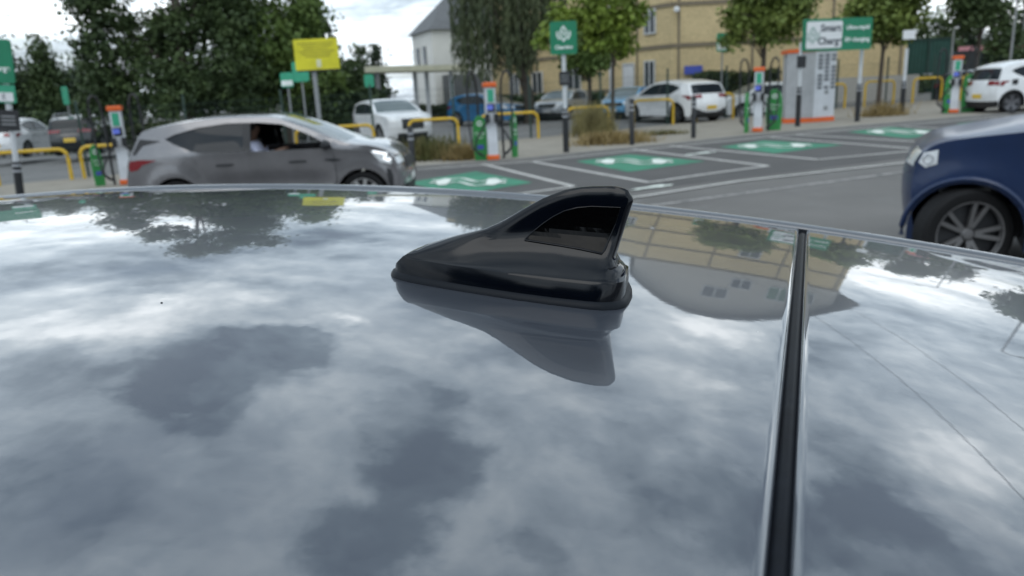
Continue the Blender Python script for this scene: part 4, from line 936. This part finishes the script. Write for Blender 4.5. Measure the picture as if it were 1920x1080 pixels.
for cx in range(3):
    for r_ in range(9):
        if (cx, r_) in ((0, 4), (1, 1), (2, 6)): continue
        s0 = .10+cx*.24; z0 = 1.13+r_*.13; p0 = Bp+fdir*s0+fn; p1 = Bp+fdir*(s0+.17)+fn
        b.add([(p0.x, p0.y, z0), (p1.x, p1.y, z0), (p1.x, p1.y, z0+.10), (p0.x, p0.y, z0+.10)], [(0, 1, 2, 3)])
b.build('printed_grid', mat('print_grey', (.17, .18, .20), .5), t)
b = MB()
for z0 in (.42, .95): p0 = Bp+fdir*.38+fn; p1 = Bp+fdir*.52+fn; b.add([(p0.x, p0.y, z0), (p1.x, p1.y, z0), (p1.x, p1.y, z0+.14), (p0.x, p0.y, z0+.14)], [(0, 1, 2, 3)])
b.build('socket_plate', GALV, t)
for o in t.children: tilt(o)
# ------------------------------------------------------------------ mesh fence
fp_ = [(-22, 17.2), (-12.1, 21.9), (-1.7, 26.2), (3.6, 28.3), (9.4, 32.3), (18, 36.0), (26, 38.6)]
t = thing('mesh_fence', 'dark green welded mesh fence behind the yellow hoops', 'fence', (0, 0, 0))
wire = MB(); 
for a, b_ in zip(fp_[:-1], fp_[1:]):
    a, b_ = Vector((*a, .03)), Vector((*b_, .03)); d = b_-a; L_ = d.length; dn = d.normalized(); ang = math.atan2(d.y, d.x)
    k = int(L_/.075)
    for i in range(k): q = a+dn*(i*.075); wire.box((q.x, q.y, 1.05), (.0035, .0035, 1.9), ang)
    for z in np.arange(.12, 2.05, .2): q = (a+b_)/2; wire.box((q.x, q.y, z), (L_, .005, .006), ang)
    n_ = max(1, round(L_/2.9))
    for i in range(n_): q = a+dn*(L_*i/n_); pb2 = MB().box((q.x, q.y+.04, 1.1), (.06, .05, 2.2), ang); pb2.build('post', FENCEG, t)
wire.build('mesh', FENCEG, t)
for o in t.children: tilt(o)
# ------------------------------------------------------------------ vegetation
def leaves(pts, size, rnd, aspect=1.0, hang=False):
    """one small bent leaf cluster face per point"""
    n = len(pts); pts = np.asarray(pts); nr = rnd.normal(size=(n, 3)); nr /= np.linalg.norm(nr, axis=1)[:, None]
    t = rnd.normal(size=(n, 3)); 
    if hang: t = np.stack([rnd.normal(size=n)*.12, rnd.normal(size=n)*.12, -np.ones(n)], 1)
    t -= (t*nr).sum(1)[:, None]*nr if not hang else 0; t /= np.linalg.norm(t, axis=1)[:, None]+1e-9
    bt = np.cross(nr, t); bt /= np.linalg.norm(bt, axis=1)[:, None]+1e-9
    s = size*(.6+.8*rnd.random(n))[:, None]; a = s*aspect
    v = np.stack([pts-t*s, pts-bt*a*.8+nr*s*.15, pts+t*s, pts+bt*a*.8+nr*s*.15], 1).reshape(-1, 3)
    return v
def leaf_obj(name, v, m, parent):
    n = len(v)//4; me = bpy.data.meshes.new(name); me.vertices.add(4*n); me.vertices.foreach_set('co', v.astype(np.float32).ravel())
    me.loops.add(4*n); me.loops.foreach_set('vertex_index', np.arange(4*n, dtype=np.int32)); me.polygons.add(n)
    me.polygons.foreach_set('loop_start', np.arange(0, 4*n, 4, dtype=np.int32)); me.polygons.foreach_set('loop_total', np.full(n, 4, dtype=np.int32))
    me.materials.append(m); me.update(); me.validate()
    o = bpy.data.objects.new(name, me); sc.collection.objects.link(o); o.parent = parent; return o
def crown_pts(blobs, n, rnd, clump=.32):
    """points clumped on the shells and inside of ellipsoids (x,y,z,rx,ry,rz)"""
    out = []; vol = np.array([b_[3]*b_[4]*b_[5] for b_ in blobs])**.8; vol /= vol.sum()
    for b_, f in zip(blobs, vol):
        k = int(n*f); nc = max(6, k//45)
        d = rnd.normal(size=(nc, 3)); d /= np.linalg.norm(d, axis=1)[:, None]; c = d*(rnd.random(nc)**.42)[:, None]*np.array(b_[3:6])+np.array(b_[:3])
        idx = rnd.integers(0, nc, k); out.append(c[idx]+rnd.normal(size=(k, 3))*clump*(.6+.8*rnd.random(nc))[idx][:, None]*np.array([1, 1, .7]))
    return np.concatenate(out)
SPECIES = {'dark': leafmat('leaf_dark', (.034, .056, .024), (.080, .118, .042)), 'deep': leafmat('leaf_deep', (.024, .040, .026), (.050, .076, .038)),
 'mid': leafmat('leaf_mid', (.065, .11, .03), (.14, .20, .05)), 'lime': leafmat('leaf_lime', (.10, .16, .025), (.22, .29, .045)), 'olive': leafmat('leaf_olive', (.075, .115, .028), (.19, .24, .055)),
 'willow': leafmat('leaf_willow', (.055, .075, .040), (.11, .13, .062)), 'hedge': leafmat('leaf_hedge', (.022, .040, .015), (.07, .085, .025))}
TG = 'trees round the car park'
def tree(name, label, x, y, h, blobs, n, size, sp, seed, trunk=.16, clump=.3, group=TG, forks=4):
    rnd = np.random.default_rng(seed); t = thing(name, label, 'tree', (x, y, 0), 0, group)
    zc = min(b_[2]-b_[5]*.5 for b_ in blobs)
    b = MB(); b.tube([(0, 0, 0), (.03, .02, zc*.5), (.05, 0, zc), (.0, .05, zc+(h-zc)*.45), (0, 0, zc+(h-zc)*.8)], [trunk*1.25, trunk, trunk*.85, trunk*.5, trunk*.15], 8)
    for k in range(forks+5):
        b_ = blobs[k % len(blobs)]; z0 = zc*(.75+.5*rnd.random()); e_ = (b_[0]+rnd.normal()*b_[3]*.5, b_[1]+rnd.normal()*b_[4]*.5, b_[2]+rnd.normal()*b_[5]*.3)
        b.tube([(.03, 0, z0), ((e_[0])*.45, e_[1]*.45, z0+(e_[2]-z0)*.55), e_], [trunk*.5, trunk*.3, trunk*.08], 6)
    b.build('trunk', BARK, t, smooth=60)
    leaf_obj('crown', leaves(crown_pts(blobs, n, rnd, clump), size, rnd, .75), SPECIES[sp], t); return t
def cone(h, r_, z0=.8, k=8):
    return [(0, 0, z0+(h-z0)*(i+.5)/k, r_*(1-(i+.3)/k)**.8, r_*(1-(i+.3)/k)**.8, (h-z0)/k*.8) for i in range(k)]
RB = random.Random(5)
# left tree line
for i, (px, Y, h, r_, kind, lb) in enumerate([(-40, 50, 8.0, 2.8, 'b', 'dark tree at the far left edge of the tree line'), (15, 50, 6.3, 2.0, 'c', 'dark conifer behind the left green sign'), (50, 56, 6.2, 2.3, 'b', 'round dark tree right of the left green sign'),
    (97, 50, 6.9, 1.9, 'c', 'pointed conifer with its tip in the gap of sky, left of the large tree'), (135, 54, 5.6, 2.3, 'b', 'low dark tree above the parked dark suv'), (165, 60, 6.0, 1.6, 'c', 'small thin topped conifer at the foot of the bright sky gap'), (190, 52, 5.2, 2.0, 'b', 'dark shrubby tree tucked against the large tree on its left')]):
    x = tpos(px, Y)
    bl = cone(h, r_, .3) if kind == 'c' else [(0, 0, h*.55, r_, r_, h*.42), (r_*.5, 0, h*.35, r_*.8, r_*.8, h*.3), (-r_*.5, 0, h*.4, r_*.8, r_*.8, h*.3)]
    tree('conifer' if kind == 'c' else 'tree', lb, x, Y, h, bl, 13000, .13, 'dark' if i % 2 else 'deep', 20+i, .2, .35)
# large tree whose crown shows in the roof reflection
tree('large_tree', 'large dark broadleaf tree towering over the grey crossover, sky showing through its branches', -13.0, 32, 10.2,
     [(-3.2, 0, 3.2, 1.1, 1.6, 1.9), (-2.9, 0, 5.8, 1.1, 1.3, 1.3), (-1.3, .6, 4.6, 1.3, 1.3, 1.1), (1.4, .6, 6.6, 1.1, 1.2, .9), (0, 0, 2.6, 2.0, 2, 1.2), (2.1, .5, 3.2, 1.3, 1.8, 1.8), (.1, 0, 9.3, 1.3, 1.2, .8), (1.6, 0, 8.2, 1.6, 1.4, .8), (2.7, 0, 7.0, 1.1, 1.2, .6), (-1.3, 0, 7.7, 1.1, 1.2, .8), (3.1, 0, 8.8, .6, .8, .3), (.5, 0, 5.2, 1.1, 1.2, 1.0), (2.2, 0, 5.2, 1.1, 1, .8)], 34000, .105, 'dark', 41, .26, .27)
tree('tree', 'bright green tree right of the large tree, above the yellow notice', -9.6, 34, 7.6, [(0, 0, 4.6, 1.9, 1.8, 1.5), (-1.6, 0, 5.8, 1.5, 1.5, 1.2), (1.2, 0, 5.6, 1.2, 1.4, 1.2), (.8, 0, 3.2, 1.9, 1.6, 1.3), (-1, 0, 2.6, 2, 1.6, 1.2)], 15000, .11, 'mid', 42, .2)
tree('conifer', 'tall pointed conifer above the roof of the grey crossover', tpos(600, 38), 38, 7.6, cone(7.6, 1.7, .5), 5500, .16, 'dark', 43, .2)
tree('tree', 'dark low tree between the yellow notice and the canopy', tpos(640, 40), 40, 4.6, [(-.4, 0, 2.4, 1.7, 1.6, 1.5), (.9, 0, 1.7, 1.3, 1.4, .9), (-1.6, 0, 3, 1.3, 1.4, 1.3)], 6500, .15, 'dark', 44)
tree('conifer', 'small dark conifer standing alone against the sky left of the white building', tpos(712, 62), 62, 6.4, cone(6.4, 1.2, .6), 3200, .16, 'deep', 45)
tree('tree', 'thin pale tree against the sky beside the lone conifer', tpos(682, 66), 66, 6.4, [(0, 0, 3.6, 1.2, 1.1, 1.6), (.2, 0, 5.6, .5, .5, .7)], 1500, .16, 'dark', 46)
# willow
rnd = np.random.default_rng(77); t = thing('willow', 'large grey green weeping willow before the brick building, its fronds hanging down', 'tree', (tpos(962, 37), 37, 0), 0, TG)
b = MB(); b.tube([(.7, 0, 0), (.75, 0, 1.6), (.3, 0, 3.2), (0, 0, 6)], [.32, .27, .2, .08], 10)
for k in range(9): a = k*.7; b.tube([(.5, 0, 2+.15*k), (1.2*math.cos(a)+.2, 1.2*math.sin(a), 4.5), (2.1*math.cos(a), 2.1*math.sin(a), 6.2)], [.14, .09, .03], 6)
b.build('trunk', BARK, t, smooth=60)
ps = []
for k in range(520):
    a = rnd.random()*2*math.pi; rr_ = math.sqrt(rnd.random())*2.75; cx, cy = rr_*math.cos(a), rr_*math.sin(a)*.8
    zt = 7.9-.28*rr_**2+rnd.normal()*.35; zb = 2.3+rnd.random()*2.0+(1.0 if cx > 1.2 else 0)-(.35 if cx < -1 else 0)
    m_ = int((zt-zb)/.16); zs = np.linspace(zt, max(zb, 1.9), max(m_, 4)); ps.append(np.stack([cx+rnd.normal(size=len(zs))*.06, cy+rnd.normal(size=len(zs))*.06, zs], 1))
leaf_obj('crown', leaves(np.concatenate(ps), .16, rnd, .28, True), SPECIES['willow'], t)
tree('slim_tree', 'slim lime green street tree right of the square green sign', tpos(1148, 29), 29, 5.2, [(-.1, 0, 3.4, .95, .9, .8), (-1.7, 0, 4.1, .8, .8, .55), (-.2, 0, 4.6, 1.2, 1, .8), (.6, 0, 4.3, .6, .6, .6), (.5, 0, 3.0, .45, .5, .3), (-2.2, 0, 3.5, .5, .5, .3)], 5200, .10, 'lime', 51, .07, .2)
tree('tree', 'dark green leafy tree directly behind the square green sign', tpos(1105, 34), 34, 4.4, [(0, 0, 2.7, .95, 1, .75), (.3, 0, 3.6, 1.0, .9, .8), (-.6, 0, 3.5, .7, .7, .6)], 4200, .11, 'mid', 52, .09, .22)
tree('slim_tree', 'forked street tree with a flat olive crown left of the wide sign', tpos(1427, 31), 31, 5.4, [(0, 0, 3.55, 1.5, 1.2, .62), (-.9, 0, 3.9, .8, .8, .5), (.8, 0, 4.4, 1.1, 1.0, .7), (-.2, 0, 4.8, 1.2, 1, .6), (1.3, 0, 3.9, .6, .6, .5), (-1.4, 0, 3.15, .4, .5, .18)], 7500, .10, 'olive', 53, .10, .2, forks=6)
tree('slim_tree', 'slim street tree rising just right of the wide sign', tpos(1646, 34), 34, 5.4, [(0, 0, 3.6, 1.1, 1, .75), (-.9, 0, 4.2, 1.0, .8, .55), (.6, 0, 4.5, 1.0, .9, .7), (1.1, 0, 3.7, .55, .5, .4), (.8, 0, 3.0, .4, .4, .4)], 6500, .11, 'olive', 54, .09, .22)
tree('slim_tree', 'dark street tree above the farthest charger', tpos(1822, 37), 37, 5.2, [(-.2, 0, 3.7, .7, .8, .5), (-.7, 0, 4.5, .9, .8, .5), (.3, 0, 4.1, .6, .6, .4)], 4200, .11, 'dark', 55, .09, .22)
for i, (px, Y, h, lb) in enumerate([(1752, 62, 5.4, 'distant conifer behind the left of the green container'), (1795, 66, 6.6, 'pointed distant conifer between the container and the far street tree'), (1868, 60, 6.3, 'tall distant conifer among the grey poles'), (1905, 64, 6.6, 'rightmost distant conifer at the right edge'), (1725, 70, 5.6, 'distant conifer just right of the brick building')]):
    tree('conifer', lb, tpos(px, Y), Y, h, cone(h, 2.0, .2), 3800, .2, 'deep' if i % 2 else 'dark', 60+i, .2, .4)
tree('tree', 'broad distant tree behind the parked cars on the right', tpos(1835, 72), 72, 5.2, [(0, 0, 1.9, 4.5, 2, 1.5), (3.4, 0, 2.2, 3, 2, 1.5), (-3.4, 0, 1.9, 3, 2, 1.3)], 6000, .22, 'dark', 70)
# trees beyond the right edge: they show in the roof
tree('tree', 'leafy tree beyond the right edge of the photo, seen in the glossy roof', 24.6, 29, 7.4, [(0, 0, 5.2, 2.2, 1.8, 1.0), (-1.6, 0, 4.3, 1.5, 1.3, .8), (1.6, 0, 5.6, 1.8, 1.5, 1.0), (2.6, 0, 4.3, 1.6, 1.4, .9), (-.8, 0, 3.2, 1.2, 1.2, .5)], 8500, .14, 'dark', 71, .15, .25)
tree('tree', 'second leafy tree beyond the right edge, seen in the glossy roof', 31.5, 33, 8.6, [(0, 0, 6.0, 3, 2, 1.6), (-2, 0, 4.6, 2, 1.6, 1.1), (2.5, 0, 5, 2.4, 2, 1.4)], 8000, .15, 'dark', 72, .18, .3)
# hedges
def hedge(label, a, b_, h, w_, sp, seed, n):
    rnd = np.random.default_rng(seed); A_, B_ = Vector(a), Vector(b_); d = (B_-A_); t = thing('hedge', label, 'hedge', (*A_, 0), math.atan2(d.y, d.x)); L_ = d.length
    p = rnd.random((n, 3)); sel = rnd.random(n) < .7; q = p*np.array([L_, w_, h]); q[:, 1] -= w_/2
    q[sel, 2] = h*(.35+.65*rnd.random(sel.sum())**.4); q[:, 2] += np.sin(q[:, 0]*1.7)*.06+rnd.normal(size=n)*.04
    leaf_obj('foliage', leaves(q, .11, rnd, .7), SPECIES[sp], t)
    bb = MB(); k = int(L_/1.2)+1
    for i in range(k): bb.tube([(i*L_/k+.3, 0, 0), (i*L_/k+.35, .05, h*.6)], [.05, .02], 5)
    bb.build('stems', BARK, t)
hedge('tall dark shrub bank behind the large tree and the roof of the grey crossover', (-26, 47), (-8, 50), 2.9, 2.2, 'dark', 11, 12000)
hedge('long low hedge under the trees behind the left parked cars', (-30, 40), (-12, 40), 1.35, 1.6, 'hedge', 1, 9000)
hedge('clipped hedge behind the yellow notice pole', (-12, 40.5), (-5.0, 41.5), 1.15, 1.4, 'hedge', 2, 4500)
hedge('dark hedge below the entrance canopy', (-6.5, 46), (-.5, 46), 1.25, 1.4, 'hedge', 3, 4200)
hedge('dark hedge against the brick wall behind the silver hatchback', (-1.2, 43.5), (5.6, 42.5), 1.5, 1.4, 'dark', 4, 4500)
hedge('scruffy hedge against the wall above the white hatchback', (9.8, 39.6), (14, 39.2), 2.0, 1.2, 'hedge', 5, 3600)
hedge('low hedge in front of the green container', (15.2, 39.6), (27, 47.5), 1.2, 1.2, 'dark', 6, 6000)
# dry grass
DRY = leafmat('dry_grass', (.22, .16, .07), (.38, .29, .13), 2.0); WEED = leafmat('weed_green', (.07, .085, .025), (.20, .17, .07), 2.5)
def grass(name, label, px, py, r_, h, n, m, seed, ry=.5):
    p = onz(px, py); rnd = np.random.default_rng(seed); t = thing(name, label, 'grass', (p.x, p.y, .04))
    c = rnd.normal(size=(n, 3))*np.array([r_*.45, r_*ry*.5, 0]); c = np.round(c/.16)*.16*.75+c*.25; hh = h*(.25+.75*rnd.random(n)**1.5)*(.45+.55*np.abs(np.sin(c[:, 0]*9+c[:, 1]*5))); ln_ = rnd.normal(size=(n, 3))*.13; ln_[:, 2] = 0
    w_ = .014; v = np.zeros((n, 4, 3)); a = rnd.random(n)*6.28; s = np.stack([np.cos(a), np.sin(a), np.zeros(n)], 1)*w_
    v[:, 0] = c-s; v[:, 1] = c+s; v[:, 2] = c+ln_+np.stack([0*hh, 0*hh, hh], 1)+s*.4; v[:, 3] = c+ln_+np.stack([0*hh, 0*hh, hh], 1)-s*.4
    o = leaf_obj('blades', v.reshape(-1, 3), m, t); return t
grass('weeds', 'tall green and straw coloured weeds on the pavement before the white suv', 812, 302, 1.05, .70, 1900, WEED, 1)
grass('dry_grass', 'tall olive dry grass standing inside the hoop behind the square sign post', 1112, 258, .62, 1.25, 1700, mat('olive_grass', (.24, .21, .09), .8, noise_=(2, .3)), 2)
grass('dry_grass', 'bright straw coloured grass tuft low on the pavement by a black bollard', 1150, 272, 1.0, .42, 3000, DRY, 3)
grass('dry_grass', 'low pale grass tuft at the foot of the charger nearest the centre', 868, 303, .45, .5, 900, DRY, 4); grass('dry_grass', 'small straw tuft at the foot of the slim tree right of the wide sign', 1658, 220, .8, .6, 900, DRY, 5)
grass('weeds', 'low green weeds in front of the hoop left of the cabinet', 1245, 255, .8, .2, 700, WEED, 6)
# ------------------------------------------------------------------ buildings
YB = brick('buff_brick', (.58, .455, .25), (.51, .41, .24), 5.0); YB2 = mat('band_brick', (.20, .165, .115), .9); RENDER = mat('grey_render', (.42, .40, .365), .85, noise_=(.4, .1)); 
WINF = mat('window_frame', (.55, .56, .56), .4); WING = mat('window_glass', (.03, .04, .05), .05, spec=.7); SLATE = mat('slate', (.12, .125, .13), .7)
t = thing('brick_building', 'large buff brick building with dark bands and a curved grey top storey', 'building', (0, 0, 0))
P0, P1, P2, P3, P4 = Vector((-3.5, 58.5, 0)), Vector((9.0, 41.0, 0)), Vector((21.2, 40.6, 0)), Vector((27.5, 58, 0)), Vector((2, 66, 0))
b = MB()
for a, c_, h in ((P0, P1, 9.6), (P1, P2, 9.6), (P2, P3, 9.6), (P3, P4, 9.6), (P4, P0, 9.6)):
    b.add([tuple(a), tuple(c_), (c_.x, c_.y, h), (a.x, a.y, h)], [(0, 1, 2, 3)])
b.add([(p.x, p.y, 9.6) for p in (P0, P1, P2, P3, P4)], [(0, 1, 2, 3, 4)]); b.build('wall', YB, t)
b = MB()
for z in (1.5, 3.65, 5.7, 7.75, 9.55):
    for a, c_ in ((P0, P1), (P1, P2), (P2, P3)):
        d_ = (c_-a).normalized(); n_ = Vector((d_.y, -d_.x, 0))*.03; q = (a+c_)/2+n_; b.box((q.x, q.y, z), ((c_-a).length+.02, .06, .20), math.atan2(d_.y, d_.x))
for a, c_, ss in ((P1, P2, (.35, 4.2, 8.3, 11.9)), (P0, P1, (5, 10, 15, 19))):
    d_ = (c_-a).normalized(); n_ = Vector((d_.y, -d_.x, 0))*.02
    for s_ in ss: q = a+d_*s_+n_; b.box((q.x, q.y, 4.8), (.12, .04, 9.5), math.atan2(d_.y, d_.x))
b.build('brick_band', YB2, t)
# curved grey top storey
crv = [(8.6, 11.3), (9.6, 12.5), (11, 13.7), (12.6, 14.4), (14.4, 14.6), (16.4, 14.25), (18.4, 13.5), (20.2, 12.5), (21.6, 11.4), (22.4, 10.6)]
b = MB(); poly = [(8.95, 9.66)]+[(min(max(x, 8.95), 21.25), z-.12) for x, z in crv if z > 9.7]+[(21.25, 9.66)]
b.prism(poly, lambda x, z: (x, 40.95-(x-9)*.03, z), lambda x, z: (x+3, 56, z)); b.build('top_storey', RENDER, t)
b = MB(); up_ = [(x, z) for x, z in crv]; lo_ = [(x, z-.22) for x, z in reversed(crv)]
b.prism(up_+lo_, lambda x, z: (x, 40.2-(x-9)*.03, z), lambda x, z: (x+3, 56.5, z)); b.build('curved_roof', SLATE, t)
def facewin(a, c_, s0, s1, z0, z1, nm='window', m=WING, fr=WINF, depth=.05, bars=1):
    d_ = (c_-a).normalized(); ang = math.atan2(d_.y, d_.x); n_ = Vector((d_.y, -d_.x, 0)); q = a+d_*((s0+s1)/2)+n_*.02
    f = MB(); w_, h_ = s1-s0, z1-z0; zc = (z0+z1)/2
    f.box((q.x+n_.x*.03, q.y+n_.y*.03, z1-.04), (w_, .10, .08), ang); f.box((q.x+n_.x*.03, q.y+n_.y*.03, z0+.04), (w_, .10, .08), ang)
    for k in range(bars+2):
        s_ = s0+.04+(w_-.08)*k/(bars+1); r_ = a+d_*s_+n_*.05; f.box((r_.x, r_.y, zc), (.07, .095, h_-.16), ang)
    fo = f.build('frame' if nm != 'door' else 'door', fr, t) if False else f.build(nm, fr, t)
    g = MB(); g.box((q.x, q.y, zc), (w_-.02, .06, h_-.02), ang); g.build('pane', m, fo)
D1 = (P1-P0).length
facewin(P0, P1, D1-1.95, D1-1.10, 4.35, 5.62); facewin(P0, P1, D1-1.95, D1-1.15, 1.55, 3.0); facewin(P0, P1, D1-3.6, D1-2.7, .9, 2.95, 'door', mat('white_door', (.62, .63, .64), .5), WINF, bars=0)
facewin(P0, P1, D1-8.5, D1-7.4, 4.4, 5.6); facewin(P0, P1, D1-8.5, D1-7.2, .9, 2.9); facewin(P0, P1, D1-12, D1-10.9, .9, 2.9); facewin(P0, P1, D1-14.5, D1-13.4, .9, 2.9)
facewin(P1, P2, 5.6, 6.9, 6.2, 7.5); facewin(P1, P2, 5.8, 7.1, 10.2, 11.3); facewin(P1, P2, 8.1, 9.6, 10.4, 11.9, m=mat('green_glass', (.05, .14, .08), .2)); facewin(P1, P2, 4.3, 5.9, 11.5, 12.7); facewin(P1, P2, 9.9, 11.0, 10.4, 11.6)
b = MB(); q = P0+(P1-P0).normalized()*(D1-4.6); b.tube([(q.x-.05, q.y-.12, .2), (q.x-.05, q.y-.12, 9.3)], .09, 8); b.build('downpipe', PGREY, t)
b = MB(); q = atY(1300, 131, 40.8); b.box((q.x, q.y, q.z), (.95, .06, .42)); b.build('blue_sign', BLUE, t)
b = MB(); q = atY(1268, 18, 40.8); b.lathe([(0, -.16), (.12, -.11), (.16, 0), (.12, .11), (0, .16)], 14, 'z', (q.x, q.y-.1, q.z)); b.build('security_camera', WHITE, t, smooth=True)
b = MB(); q = (P1+P2)/2; b.box((q.x+2.5, 40.5, .8), (8.5, .25, 1.6)); b.build('plinth', RENDER, t)
# white gabled building with canopy
t = thing('white_building', 'white rendered building with a steep grey slate gable left of the willow', 'building', (0, 0, 0))
CREAM = mat('cream_render', (.50, .49, .45), .8, noise_=(.5, .08)); WREN = mat('white_render', (.70, .69, .65), .8, noise_=(.5, .08))
q0, q1 = atY(768, 64, 50), atY(805, 60, 47); 
A_, B_, C_ = Vector((-5.75, 51.5, 0)), Vector((-4.1, 47.5, 0)), Vector((-.6, 48.3, 0)); D_ = Vector((-2.3, 52.6, 0))
b = MB(); b.prism([tuple(A_.xy), tuple(B_.xy), tuple(C_.xy), tuple(D_.xy)], lambda x, y: (x, y, 0), lambda x, y: (x, y, 5.6)); b.build('wall', WREN, t)
b = MB(); ez = 5.55; R1, R2 = Vector((-3.4, 50.0, 7.6)), Vector((-1.0, 50.4, 7.8))
ov = .35; Ae, Be, Ce, De = [Vector((p.x+(p.x+3.2)*.12, p.y+(p.y-50)*.12, ez)) for p in (A_, B_, C_, D_)]
b.add([Ae, Be, Ce, De, R1, R2], [(1, 2, 5, 4), (0, 1, 4), (2, 3, 5), (3, 0, 4, 5), (0, 3, 2, 1)]); b.build('roof', SLATE, t)
d_ = (B_-A_).normalized(); n_ = Vector((d_.y, -d_.x, 0))
for s_ in (1.2, 2.7): q = A_+d_*s_+n_*.03; b = MB(); b.box((q.x, q.y, 4.0), (.55, .1, 1.4), math.atan2(d_.y, d_.x)); b.build('window', WING, t)
q = (B_+C_)/2; b = MB(); b.box((q.x, 47.75, 1.6), (2.6, .2, 2.6), .22); b.build('dark_entrance', mat('entrance_grey', (.13, .135, .14), .6), t)
t = thing('entrance_canopy', 'flat cream canopy on grey posts in front of the white building', 'canopy', (0, 0, 0))
cl, cr = atY(683, 128, 40), atY(872, 130, 44)
b = MB(); b.prism([(cl.x, 40), (cr.x, 43.5), (cr.x, 46.5), (cl.x, 43)], lambda x, y: (x, y, 3.02), lambda x, y: (x, y, 3.32)); b.build('roof', mat('canopy_cream', (.66, .64, .48), .7), t)
for px_, Y_ in ((707, 40.4), (778, 42.5), (800, 42.8), (846, 43.4)):
    q = atY(px_, 160, Y_); b = MB(); b.box((q.x, Y_+.3, 1.52), (.22, .22, 3.0)); b.build('post', PGREY if px_ > 720 else GALV, t)
# container and low shop front far right
p = atY(1715, 120, 48); t = thing('storage_container', 'dark green storage container right of the brick building', 'container', (p.x+.2, 48, 0), R(-4))
b = MB(); CG = mat('container_green', (.018, .075, .06), .55); 
zz_ = [(-1.35+2.7*i/26, (.0 if (i//1) % 2 else .05)) for i in range(27)]
b.prism([(x, -y-1.2) for x, y in zz_]+[(1.35, 1.2), (-1.35, 1.2)], lambda x, y: (x, y, .1), lambda x, y: (x, y, 3.2)); b.build('body', CG, t)
b = MB(); b.box((0, 0, 3.24), (2.8, 2.6, .08)); b.box((0, -1.28, 1.65), (.08, .06, 3.0)); b.build('frame', FENCEG, t); b = MB(); b.box((.1, -1.30, 1.0), (.7, .02, .5)); b.build('label_plate', PANEL, t)
p = atY(1865, 100, 60); t = thing('shop_front', 'low dark shop front with pink red fascia behind the cars at the right', 'building', (p.x, 60, 0))
b = MB(); b.box((0, 1.5, 1.3), (7.5, 3, 2.6)); b.build('wall', mat('dark_wall', (.03, .032, .035), .7), t); b = MB()
for x in (-2.3, -.9, 1.1): b.box((x, -.05, 2.75), (1.15 if x < 1 else 2.4, .12, .32))
b.build('fascia', mat('fascia_pink', (.50, .22, .24), .5), t)
# lamp posts
def lamp(x, y, h, label, arm=1.2, dirn=-1):
    t = thing('lamp_post', label, 'lamp post', (x, y, 0), 0, 'street lamps')
    b = MB(); b.tube([(0, 0, 0), (0, 0, h*.5), (0, 0, h)], [.09, .07, .05], 10); b.tube([(0, 0, h), (dirn*arm*.5, 0, h+.12), (dirn*arm, 0, h+.15)], .035, 8); b.build('pole', GALV, t, smooth=60)
    b = MB(); b.box((dirn*(arm+.25), 0, h+.14), (.6, .24, .10)); b.build('lamp_head', WHITE, t, bevel=.03)
lamp(tpos(1884, 52), 52, 7.5, 'grey lamp post among the distant conifers on the right'); lamp(tpos(1902, 60), 60, 7.2, 'thin grey lamp post at the right edge behind the cars'); lamp(tpos(12, 60), 60, 9.5, 'thin pale lamp post above the left tree line', dirn=1)
lamp(25.0, 31.0, 9.3, 'lamp post beyond the right edge, seen in the glossy roof', 1.0, 1)
lamp(tpos(1740, 48), 46, 3.6, 'short grey pole rising beside the green container', .1, 1)

# overhead cables from the brick building, mirrored in the roof
def cable(a, b_, label):
    a, b_ = Vector(a), Vector(b_); t = thing('overhead_cable', label, 'cable', (0, 0, 0), 0, 'overhead cables'); n_ = 24
    MB().tube([tuple(a.lerp(b_, k/n_)-Vector((0, 0, 1.1*math.sin(math.pi*k/n_)))) for k in range(n_+1)], .014, 6).build('wire', BLACK, t)
cable((19.4, 40.9, 9.8), (10.2, -8, 9.6), 'dark cable from the brick building, farther of the two seen in the glossy roof')
cable((15.3, 40.9, 9.8), (9.6, -8, 9.9), 'dark cable from the brick building, nearer of the two seen in the glossy roof')
t = thing('utility_pole', 'timber pole behind the photographer that carries two cables', 'pole', (9.9, -8, 0))
MB().tube([(0, 0, 0), (0, 0, 10.1)], [.15, .11], 12).build('pole', BARK, t, smooth=40); b = MB(); b.box((0, 0, 9.6), (1.2, .1, .12)); b.build('cross_arm', BARK, t)

# unseen trees added behind the photographer, to darken what car flanks and aerial mirror
for i, (x, y, lb) in enumerate([(-13, -13, 'broad dark tree added unseen behind the photographer, on the left'), (-2, -14, 'broad dark tree added unseen straight behind the photographer'), (-7.5, -16, 'tallest dark tree added unseen behind the photographer, between the other two')]):
    tree('tree', lb, x, y, 8, [(0, 0, 2.2, 4.2, 2, 2.4), (-2, 0, 4.6, 2.6, 2, 1.9), (2.2, 0, 4.8, 2.8, 2, 2.0), (0, 0, 6.4, 2.4, 1.8, 1.5)], 9000, .26, 'deep', 90+i, .25, .45, 'added trees behind the photographer')
